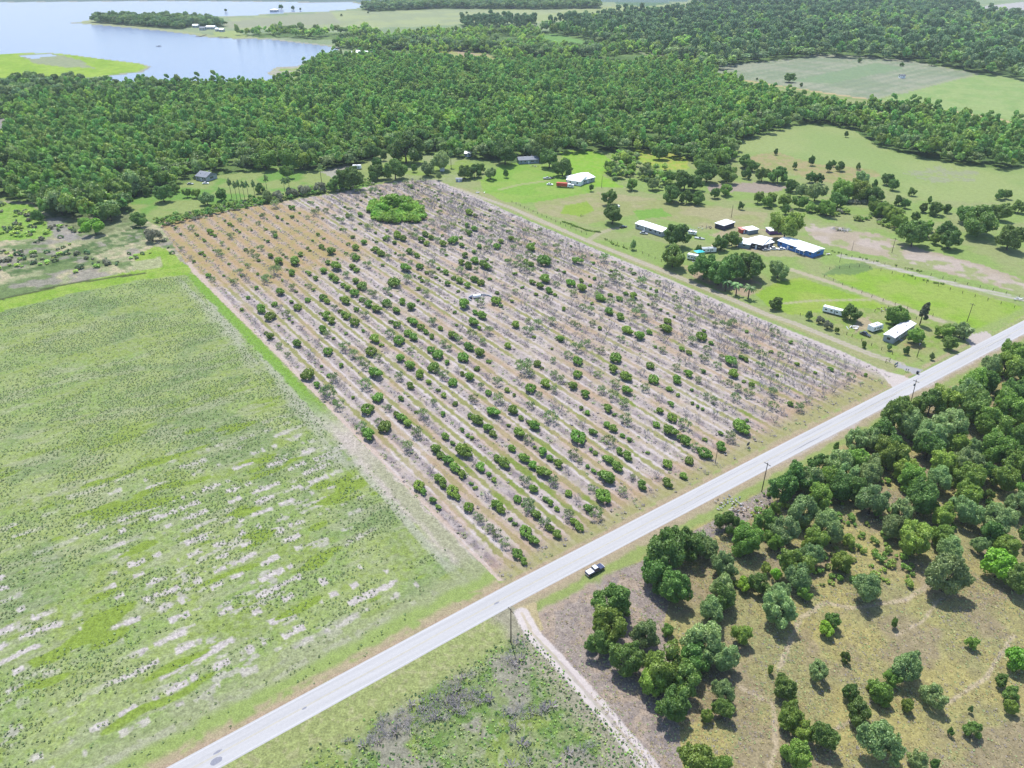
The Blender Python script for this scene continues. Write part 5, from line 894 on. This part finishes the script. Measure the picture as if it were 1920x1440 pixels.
def pickup(px, py, rz, lab, paint, tonn=None, roof=None, group=None):
    e = at_px('pickup_truck', px, py, rz, lab, 'pickup truck', group); h = 2.95
    MB().prism([(-h, .5), (-h + .1, .4), (h - .15, .4), (h, .55), (h - .03, 1.0), (h - .2, 1.12), (1.15, 1.2), (-.75, 1.22), (-h, 1.2)], -.98, .98).build('body', paint, e, .05)
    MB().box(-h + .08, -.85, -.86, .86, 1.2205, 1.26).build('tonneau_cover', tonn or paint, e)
    for s in (-1, 1): MB().box(-h + .02, -.8, s * .92 - .05, s * .92 + .05, 1.2, 1.3).build('bed_rail', paint, e)
    c = MB(); c.add([(-.72, -.88, 1.2), (1.35, -.88, 1.2), (1.35, .88, 1.2), (-.72, .88, 1.2), (-.55, -.72, 1.86), (.62, -.72, 1.86), (.62, .72, 1.86), (-.55, .72, 1.86)], [(0, 1, 5, 4), (1, 2, 6, 5), (2, 3, 7, 6), (3, 0, 4, 7)]); c.build('window', GLASS, e)
    for s in (-1, 1): MB().tube((.15, s * .885, 1.2), (.1, s * .725, 1.86), .05, .05, 4).build('pillar', paint, e)
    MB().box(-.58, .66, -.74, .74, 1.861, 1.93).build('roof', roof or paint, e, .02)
    MB().box(h - .08, h + .06, -.55, .55, .6, 1.0).build('grille', CHROME, e); MB().box(h + .01, h + .14, -.92, .92, .42, .58).build('bumper', CHROME, e); MB().box(-h - .14, -h - .01, -.92, .92, .45, .6).build('bumper', CHROME, e)
    for s in (-1, 1):
        MB().box(h - .1, h + .03, s * .78 - .16, s * .78 + .16, .72, .98).build('headlight', LAMP, e); MB().box(-h - .03, -h + .05, s * .9 - .07, s * .9 + .07, .8, 1.15).build('tail_light', TAIL, e); MB().box(1.0, 1.15, s * 1.0, s * 1.2, 1.22, 1.42).build('mirror', paint, e)
    wheels(e, (1.85, -1.75), 1.0, .41); return e
def trailer(px, py, rz, lab, L_=8, W_=2.5, H_=2.9, body=WHITE, cat='camper', name='camper_trailer', roof=None, cap=0):
    e = at_px(name, px, py, rz, lab, cat); h = L_ / 2
    MB().prism([(-h, .55), (h - .3, .55), (h, .9), (h - cap * .5, H_), (-h, H_)], -W_ / 2, W_ / 2).build('body', body, e, .08)
    MB().box(-h + .1, h - .3 - cap * .5, -W_ / 2 + .1, W_ / 2 - .1, H_ + .001, H_ + .06).build('roof', roof or TRIM, e); MB().box(-.4, .4, -.35, .35, H_ + .061, H_ + .3).build('roof_vent', PALE, e)
    for x in (-h * .65, -.1 * h, h * .45):
        for s in (-1, 1): MB().box(x - .5, x + .5, s * (W_ / 2 - .01) if s > 0 else -W_ / 2 - .03, W_ / 2 + .03 if s > 0 else -W_ / 2 + .01, 1.5, 2.15).build('window', GLASS, e)
    MB().box(h * .15, h * .15 + .7, -W_ / 2 - .045, -W_ / 2, .7, 2.4).build('door', PALE, e)
    MB().tube((h, 0, .6), (h + 1.1, 0, .5), .06, .06, 6).build('tow_bar', RUB, e); wheels(e, (-.5, .4), W_ / 2 + .02, .34); return e
RZ = math.radians(34.9); RR_ = math.radians(126.3)
pickup(1115, 1072, RZ, 'black pickup truck with painted glare on roof and pale bed cover on the roadside grass', NAVY, mat('pale_bed_cover', (.5, .52, .56), .4), mat('painted_roof_glare', (.5, .53, .58), .3))  # reflected glare put into the roof colour, and into the light grey cover
pickup(1026, 336, .1, 'silver and dark pickup on the grass left of the red lorry', SILV)
car(1034, 335, .1, 'dark car parked behind the silver pickup near the barns', BLACK)
car(1031, 347, -.1, 'white car on the grass in front of the red lorry', WHITE)
car(1169, 427, .5, 'black car at the end of the driveway under the round oak', BLACK)
car(1207, 439, -.35, 'silver and black car in front of the long white mobile home', SILV, L_=4.9, H_=1.75)
car(1436, 470, .1, 'silver car left of the white suv before the farmhouse', SILV)
car(1451, 468, .0, 'white suv parked between the farmhouse and the blue house', WHITE, L_=4.9, H_=1.75)
car(1465, 468, .3, 'white car by the left corner of the blue house', WHITE)
car(1622, 629, -.9, 'dark grey car beside the small camper near the road', mat('charcoal_paint', (.05, .055, .06), .3, spec=.6), L_=4.9, H_=1.75)
car(386, 345, .2, 'white car in front of the left clearing farmhouse', WHITE); car(357, 346, .1, 'pale car left of the clearing farmhouse', SILV)
e = at_px('red_lorry', 1056, 351, -.25, 'red box lorry with white cab in front of the barns', 'lorry')
MB().box(-5, 3, -1.25, 1.25, .95, 3.3).build('cargo_box', RED, e, .04); MB().box(3.2, 5.4, -1.15, 1.15, .6, 2.9, .1, .08).build('cab', WHITE, e, .06); MB().box(5.3, 5.42, -.95, .95, 1.7, 2.6).build('windscreen', GLASS, e); MB().box(-5, 5.2, -.5, .5, .55, .94).build('chassis', RUB, e); wheels(e, (-3.6, -2.4, 4.2), 1.2, .48)
trailer(1069, 341, -.15, 'dark blue box trailer between red lorry and barn', 6, 2.4, 2.8, NAVY, 'trailer', 'cargo_trailer', PALE)
trailer(1071, 352, -.15, 'small white trailer at the right end of the red lorry', 3.6, 2.2, 2.3, WHITE, 'trailer', 'cargo_trailer')
trailer(1561, 588, math.radians(-38), 'white caravan on bright grass left of a round dark tree', 9.5, 2.6, 3.0)
trailer(1640, 619, math.radians(28), 'short white camper beside the dark grey car', 7, 3.2, 3.0, roof=STREAK, cap=1)
trailer(1299, 487, math.radians(-30), 'white camper beside the teal canopy at the farm', 6.5, 2.6, 3.2, cap=1.2)
trailer(1327, 473, math.radians(8), 'long white trailer right of the teal canopy', 9, 2.8, 2.8, roof=PALE)
trailer(1152, 390, math.radians(15), 'flat white trailer showing between the two round oaks', 7, 2.3, 1.6, cat='trailer', name='cargo_trailer')
trailer(1298, 440, math.radians(-25), 'white trailer among junk right of the mobile home oak', 5, 2.3, 2.2, cat='trailer', name='cargo_trailer')
trailer(670, 317, math.radians(5), 'white truck-like camper in the clearing behind the grove', 7, 2.6, 3.2, cap=1)
e = at_px('canopy', 1310, 478, .4, 'teal canopy tent between white camper and long trailer', 'canopy'); m = MB(); m.add([(-2.6, -2.2, 2.2), (2.6, -2.2, 2.2), (2.6, 2.2, 2.2), (-2.6, 2.2, 2.2), (0, 0, 3.1)], [], [(0, 1, 4), (1, 2, 4), (2, 3, 4), (3, 0, 4)]); m.build('canopy_top', TEAL, e)
for x in (-2.5, 2.5):
    for y in (-2.1, 2.1): MB().box(x - .04, x + .04, y - .04, y + .04, 0, 2.2).build('leg', CHROME, e)
e = at_px('canopy', 1340, 467, .3, 'small tan canvas canopy at the end of the trailer row', 'canopy'); m = MB(); m.add([(-2, -1.8, 2.1), (2, -1.8, 2.1), (2, 1.8, 2.1), (-2, 1.8, 2.1), (0, 0, 2.8)], [], [(0, 1, 4), (1, 2, 4), (2, 3, 4), (3, 0, 4)]); m.build('canopy_top', TANC, e)
for x in (-1.9, 1.9):
    for y in (-1.7, 1.7): MB().box(x - .04, x + .04, y - .04, y + .04, 0, 2.1).build('leg', CHROME, e)
def boat(px, py, rz, lab, L_=6, m=WHITE, z=0.0):
    e = at_px('boat', px, py, rz, lab, 'boat'); e.location.z = z; h = L_ / 2; w_ = L_ * .18; b = MB(); S = [(-h, w_ * .8), (-h * .3, w_), (h * .4, w_ * .8), (h * .85, w_ * .3), (h, .02)]
    V = []; 
    for x, q in S: V += [(x, -q, .75), (x, -q * .7, .15), (x, q * .7, .15), (x, q, .75)]
    Q = []
    for k in range(len(S) - 1):
        for j in range(3): Q.append((4 * k + j, 4 * k + j + 1, 4 * k + j + 5, 4 * k + j + 4))
    b.add(V, Q + [(0, 1, 2, 3)]); b.build('hull', m, e); d = MB(); d.add([(x, s * q * .98, .6) for x, q in S for s in (-1, 1)], [(2 * k, 2 * k + 1, 2 * k + 3, 2 * k + 2) for k in range(len(S) - 1)]); d.build('deck', PALE, e)
    MB().box(-.5, .5, -.35, .35, .61, 1.3).build('console', GLASS, e); return e
boat(1312, 448, -.5, 'white boat on the grass among the farm junk', 6.5); boat(298, 87, .1, 'small dark boat out on the open lake', 9, NAVY, .15); boat(413, 70, 0, 'left of two dark boats by the point shore', 9, NAVY, .15); boat(424, 70.5, 0, 'right of two dark boats by the point shore', 9, NAVY, .15)
e = at_px('dock', 385, 66, 0, 'grey timber dock reaching into the lake below the point houses', 'dock'); g0 = G(385, 66); MB().box(-1.2, 1.2, -28, 6, .5, .75).build('deck', WOODP, e); MB().box(-9, -1.21, -28, -24, .5, .74).build('landing', WOODP, e)
for y in (-26, -16, -6): MB().tube((0, y, -.3), (0, y, 1.2), .2, .2, 6).build('pile', WOODP, e)

# ------------------------------------------------------------ poles, fences, signs, junk
def pole(px, py, h, lab, arm=True, lean=(0, 0), drum=False, r=.17):
    e = at_px('utility_pole', px, py, RZ + math.pi / 2, lab, 'utility pole', 'timber utility poles'); e.rotation_euler = (lean[0], lean[1], RZ + math.pi / 2)
    MB().tube((0, 0, -.1), (0, 0, h), r, r * .65, 8).build('pole_shaft', WOODP, e)
    if arm:
        a_ = MB().box(-1.2, 1.2, -.07, .07, h - .7, h - .55).build('crossarm', WOODP, e)
        for x in (-1.05, 0.3, 1.05): MB().tube((x, 0, h - .55), (x, 0, h - .33), .07, .05, 6).build('insulator', PALE, a_)
    if drum: MB().tube((.38, 0, h - 2.7), (.38, 0, h - 1.8), .24, .24, 10).build('transformer', GROOF, e)
pole(958, 1205, 12.4, 'utility pole nearest the camera, at the mouth of the sandy track'); pole(1428, 922, 11.8, 'utility pole standing alone at the woodland tip below the road')
pole(1707, 757, 10.5, 'leaning utility pole with small transformer opposite the track mouth', lean=(0, .05), drum=True); pole(1341, 869, 5.5, 'short plain post at the road end of the grove rows', False, r=.12)
pole(1719, 670, 8.5, 'utility pole in the yard right of the trailer home', drum=True); pole(1813, 603, 9.5, 'utility pole behind the silvery trees near the road entrance'); pole(1672, 474, 9.0, 'utility pole on the bare strip right of the blue house')
pole(1371, 408, 8.5, 'utility pole in the pasture behind the farm shed', False); pole(1128, 352, 8.5, 'utility pole right of the pale barns', False); pole(1597, 470, 6.0, 'thin pole left of the bare strip pole', False, r=.1); pole(1574, 492, 6.0, 'thin pole at the head of the gravel lane', False, r=.1)
post_me = MB().box(-.09, .09, -.09, .09, 0, 1.45).mesh('post', WOODP)
def fence(line, lab, step=5.0):
    P_ = GP(line); a = P_[0]; e = tag(empty('wire_fence', (a[0], a[1], 0)), lab, 'fence', 'wire fences with timber posts')
    seg = np.hypot(*(P_[1:] - P_[:-1]).T); cum = np.concatenate([[0], np.cumsum(seg)]); S = np.arange(0, cum[-1], step)
    X = np.interp(S, cum, P_[:, 0]) - a[0]; Y = np.interp(S, cum, P_[:, 1]) - a[1]
    for x, y in zip(X, Y): o = link('post', post_me, e); o.location = (x, y, 0); o.rotation_euler = (random.uniform(-.05, .05), random.uniform(-.05, .05), random.random())
    for z in (.6, 1.2):
        m = MB()
        for k in range(len(X) - 1): m.tube((X[k], Y[k], z), (X[k + 1], Y[k + 1], z), .02, .02, 3, False)
        m.build('wire', WOODP, e)
fence([(960, 380), (1050, 420), (1102, 441)], 'wire fence along the side track above the driveway'); fence([(1135, 450), (1200, 474), (1262, 500)], 'wire fence below the long white mobile home')
fence([(1597, 632), (1640, 651), (1690, 672)], 'wire fence between the side track and the trailer home yard'); fence([(1500, 592), (1550, 612), (1597, 632)], 'wire fence with shrubs left of the dark grey car')
fence([(1640, 585), (1662, 577), (1700, 590), (1730, 605)], 'wire fence behind the short white camper'); fence([(1577, 478), (1700, 506), (1800, 531), (1925, 560)], 'wire fence along the gravel lane at the right', 6)
fence([(1555, 505), (1620, 500), (1700, 520), (1800, 549), (1918, 582)], 'wire fence behind the bright green paddock', 6); fence([(1545, 520), (1640, 560), (1765, 598)], 'wire fence beside the pale farm track', 6)
hd = crown_mesh('w', LF['g'], 851, nleaf=120, leaf=.28, ncl=6, hgt=1, zc=.5, rx=.6)
for j, ln in enumerate(([(1056, 416), (1080, 425), (1100, 432), (1125, 436)], [(1560, 472), (1700, 503), (1722, 508)], [(1700, 515), (1740, 528), (1770, 533)], [(1130, 446), (1150, 458), (1180, 468)])):
    P_ = GP(ln); m = np.vstack([P_[i] + (P_[i + 1] - P_[i]) * t_ for i in range(len(P_) - 1) for t_ in np.linspace(0, 1, 22)])
    m = m[rng.random(len(m)) < (.9 if j == 0 else .35)]; m += rng.normal(size=m.shape) * .4; s = rng.uniform(.4, .9, len(m)); scatter('fence_weeds', m, s, np.zeros(len(m), int), [hd], ['dark hedge growing along the paddock fence above the driveway', 'weeds under the gravel lane fence', 'dark weeds further along the lane fence', 'weeds along the fence below the driveway'][j], 'weeds')
e = at_px('notice_board', 1402, 838, RZ + .1, 'dark notice board on two legs at the road end of the grove', 'sign'); MB().box(-.8, .8, -.03, .03, .7, 2.0).build('board', mat('dark_sign_face', (.04, .05, .07), .5), e)
for x in (-.7, .7): MB().box(x - .05, x + .05, .031, .12, 0, 2.05).build('leg', TRIM, e)
e = at_px('entrance_sign', 1679, 686, RR_ + 1.6, 'pale blue-white board beside the lane entrance', 'sign'); MB().box(-1.3, 1.3, -.04, .04, .5, 1.5).build('board', LBLUE, e)
for x in (-1.2, 1.2): MB().box(x - .06, x + .06, .041, .15, 0, 1.6).build('leg', WOODP, e)
e = at_px('gate', 1664, 679, RR_ + 1.4, 'small dark gate frame standing by the side track', 'gate'); MB().box(-1.3, -1.15, -.07, .07, 0, 1.7).build('post', WOODP, e); MB().box(1.15, 1.3, -.07, .07, 0, 1.7).build('post', WOODP, e); MB().box(-1.148, 1.148, -.03, .03, 1.45, 1.55).box(-1.148, 1.148, -.03, .03, .5, .6).build('rail', WOODP, e)
e = at_px('wheeled_bin', 1720, 701, .6, 'dark wheeled rubbish bin at the road edge by the lane', 'bin'); MB().box(-.35, .35, -.4, .4, .1, 1.15, -.05, -.05).build('body', BLACK, e); MB().box(-.42, .42, -.47, .47, 1.151, 1.22).build('lid', BLACK, e); wheels(e, (.3,), .36, .14)
for i, (px, py, lb) in enumerate(((1698, 697, 'left mailbox post in the dark plants at the lane mouth'), (1702, 698, 'right mailbox post in the dark plants at the lane mouth'))):
    e = at_px('mailbox', px, py, RZ, lb, 'mailbox', 'mailboxes at the lane mouth'); MB().box(-.06, .06, -.06, .06, 0, 1.1).build('post', WOODP, e); MB().box(-.3, .3, -.13, .13, 1.101, 1.4).build('box', BLACK, e, .03)
# irrigation pump on the sandy pad
e = at_px('irrigation_pump', 893, 559, math.radians(20), 'white irrigation tank and pump on the sandy pad inside the grove', 'pump')
MB().tube((-1.6, 0, 1.1), (2.2, 0, 1.1), .9, .9, 14).build('tank', WHITE, e); MB().box(-1.3, -1, -.6, .6, 0, .5).box(1.3, 1.6, -.6, .6, 0, .5).build('cradle', WOODP, e); MB().box(-4.0, -2.2, -.5, .5, .2, 1.3, .05, .05).build('engine', NAVY, e); MB().box(-3.9, -2.3, -.45, .45, 0, .199).build('skid', RUB, e)
MB().tube((-2.2, 0, .5), (-1.7, 0, .8), .12, .12, 6).tube((2.2, 0, .8), (3.6, .6, .25), .12, .12, 6).tube((3.6, .6, .25), (5.2, .6, .25), .12, .12, 6).build('pipe', CHROME, e)
e = at_px('concrete_ring', 901, 560, 0, 'low pale curved wall around the irrigation pump', 'wall'); m = MB(); 
for k in range(12):
    a0 = .3 + k * .3; a1 = a0 + .29; V = [(math.cos(q) * rr * 1.4, math.sin(q) * rr, z) for q in (a0, a1) for rr in (4.2, 4.5) for z in (0, .7)]
    MB_ = MB(); MB_.add(V, [(0, 1, 3, 2), (4, 6, 7, 5), (0, 4, 5, 1), (2, 3, 7, 6), (1, 5, 7, 3)]); MB_.build('panel', PALE, e)
# heap of broken timber and scrap
def heap(px, py, n, L_, lab, spread=4, mats_=(TWIG, PALE, WOODP)):
    e = at_px('scrap_heap', px, py, 0, lab, 'scrap heap'); r = random.Random(px)
    for k in range(n):
        x = r.gauss(0, spread * .45); y = r.gauss(0, spread * .3); z = r.uniform(.1, .9); l = r.uniform(.4, 1) * L_ / 2
        o = MB().box(-l, l, -.18, .18, -.06, .06).build('plank', r.choice(mats_), e); o.location = (x, y, z); o.rotation_euler = (r.uniform(-.3, .3), r.uniform(-.35, .35), r.uniform(0, 3.1))
heap(1578, 432, 34, 4.5, 'grey heap of broken timber on the bare strip', 6); heap(1293, 433, 16, 3, 'pale scrap beside the mobile home oak', 5, (PALE, SILV, NAVY)); heap(1327, 428, 12, 2.5, 'small scattered scrap left of the farm shed', 5, (PALE, WOODP))
heap(1003, 313, 12, 2.2, 'pale junk in front of the blue-grey house', 6, (PALE, WOODP)); heap(1602, 616, 10, 3, 'boards and scrap left of the small camper', 3, (PALE, TRIM)); heap(895, 362, 10, 3, 'pale scrap lying by the grove track on the grass', 3, (PALE, TRIM)); heap(1552, 478, 6, 3, 'white rubbish right of the blue house', 3, (TRIM, WOODP)); heap(1312, 492, 10, 2.5, 'yard clutter below the white camper', 5, (PALE, NAVY, RUB)); heap(1910, 562, 8, 2.5, 'pale scrap at the right end of the gravel lane', 3, (PALE, TRIM))
heap(1660, 583, 12, 2, 'grey brush and scrap behind the short camper', 4, (TWIG, WOODP)); heap(1385, 952, 60, 1.1, 'pale rubble and dead wood in the woodland opening below the road', 9, (TWIG, WOODP, TWIG, GROOF)); heap(1092, 405, 4, 2, 'flattened dark scrap in the pasture below the barns', 3, (WOODP,))
# ------------------------------------------------------------ air
hz = MB().box(-6500, 6500, -1800, 8000, -1.1, 185).build('haze', None)
hm = bpy.data.materials.new('pale_air'); hm.use_nodes = True; t = hm.node_tree; t.nodes.remove(t.nodes['Principled BSDF']); pv = t.nodes.new('ShaderNodeVolumePrincipled')
pv.inputs['Color'].default_value = (.78, .9, 1, 1); pv.inputs['Density'].default_value = .00006; pv.inputs['Anisotropy'].default_value = .0
t.links.new(pv.outputs[0], t.nodes['Material Output'].inputs['Volume']); hz.data.materials.clear(); hz.data.materials.append(hm); tag(hz, kind='stuff'); tag(hz, 'thin pale haze lying over the whole countryside', 'haze')
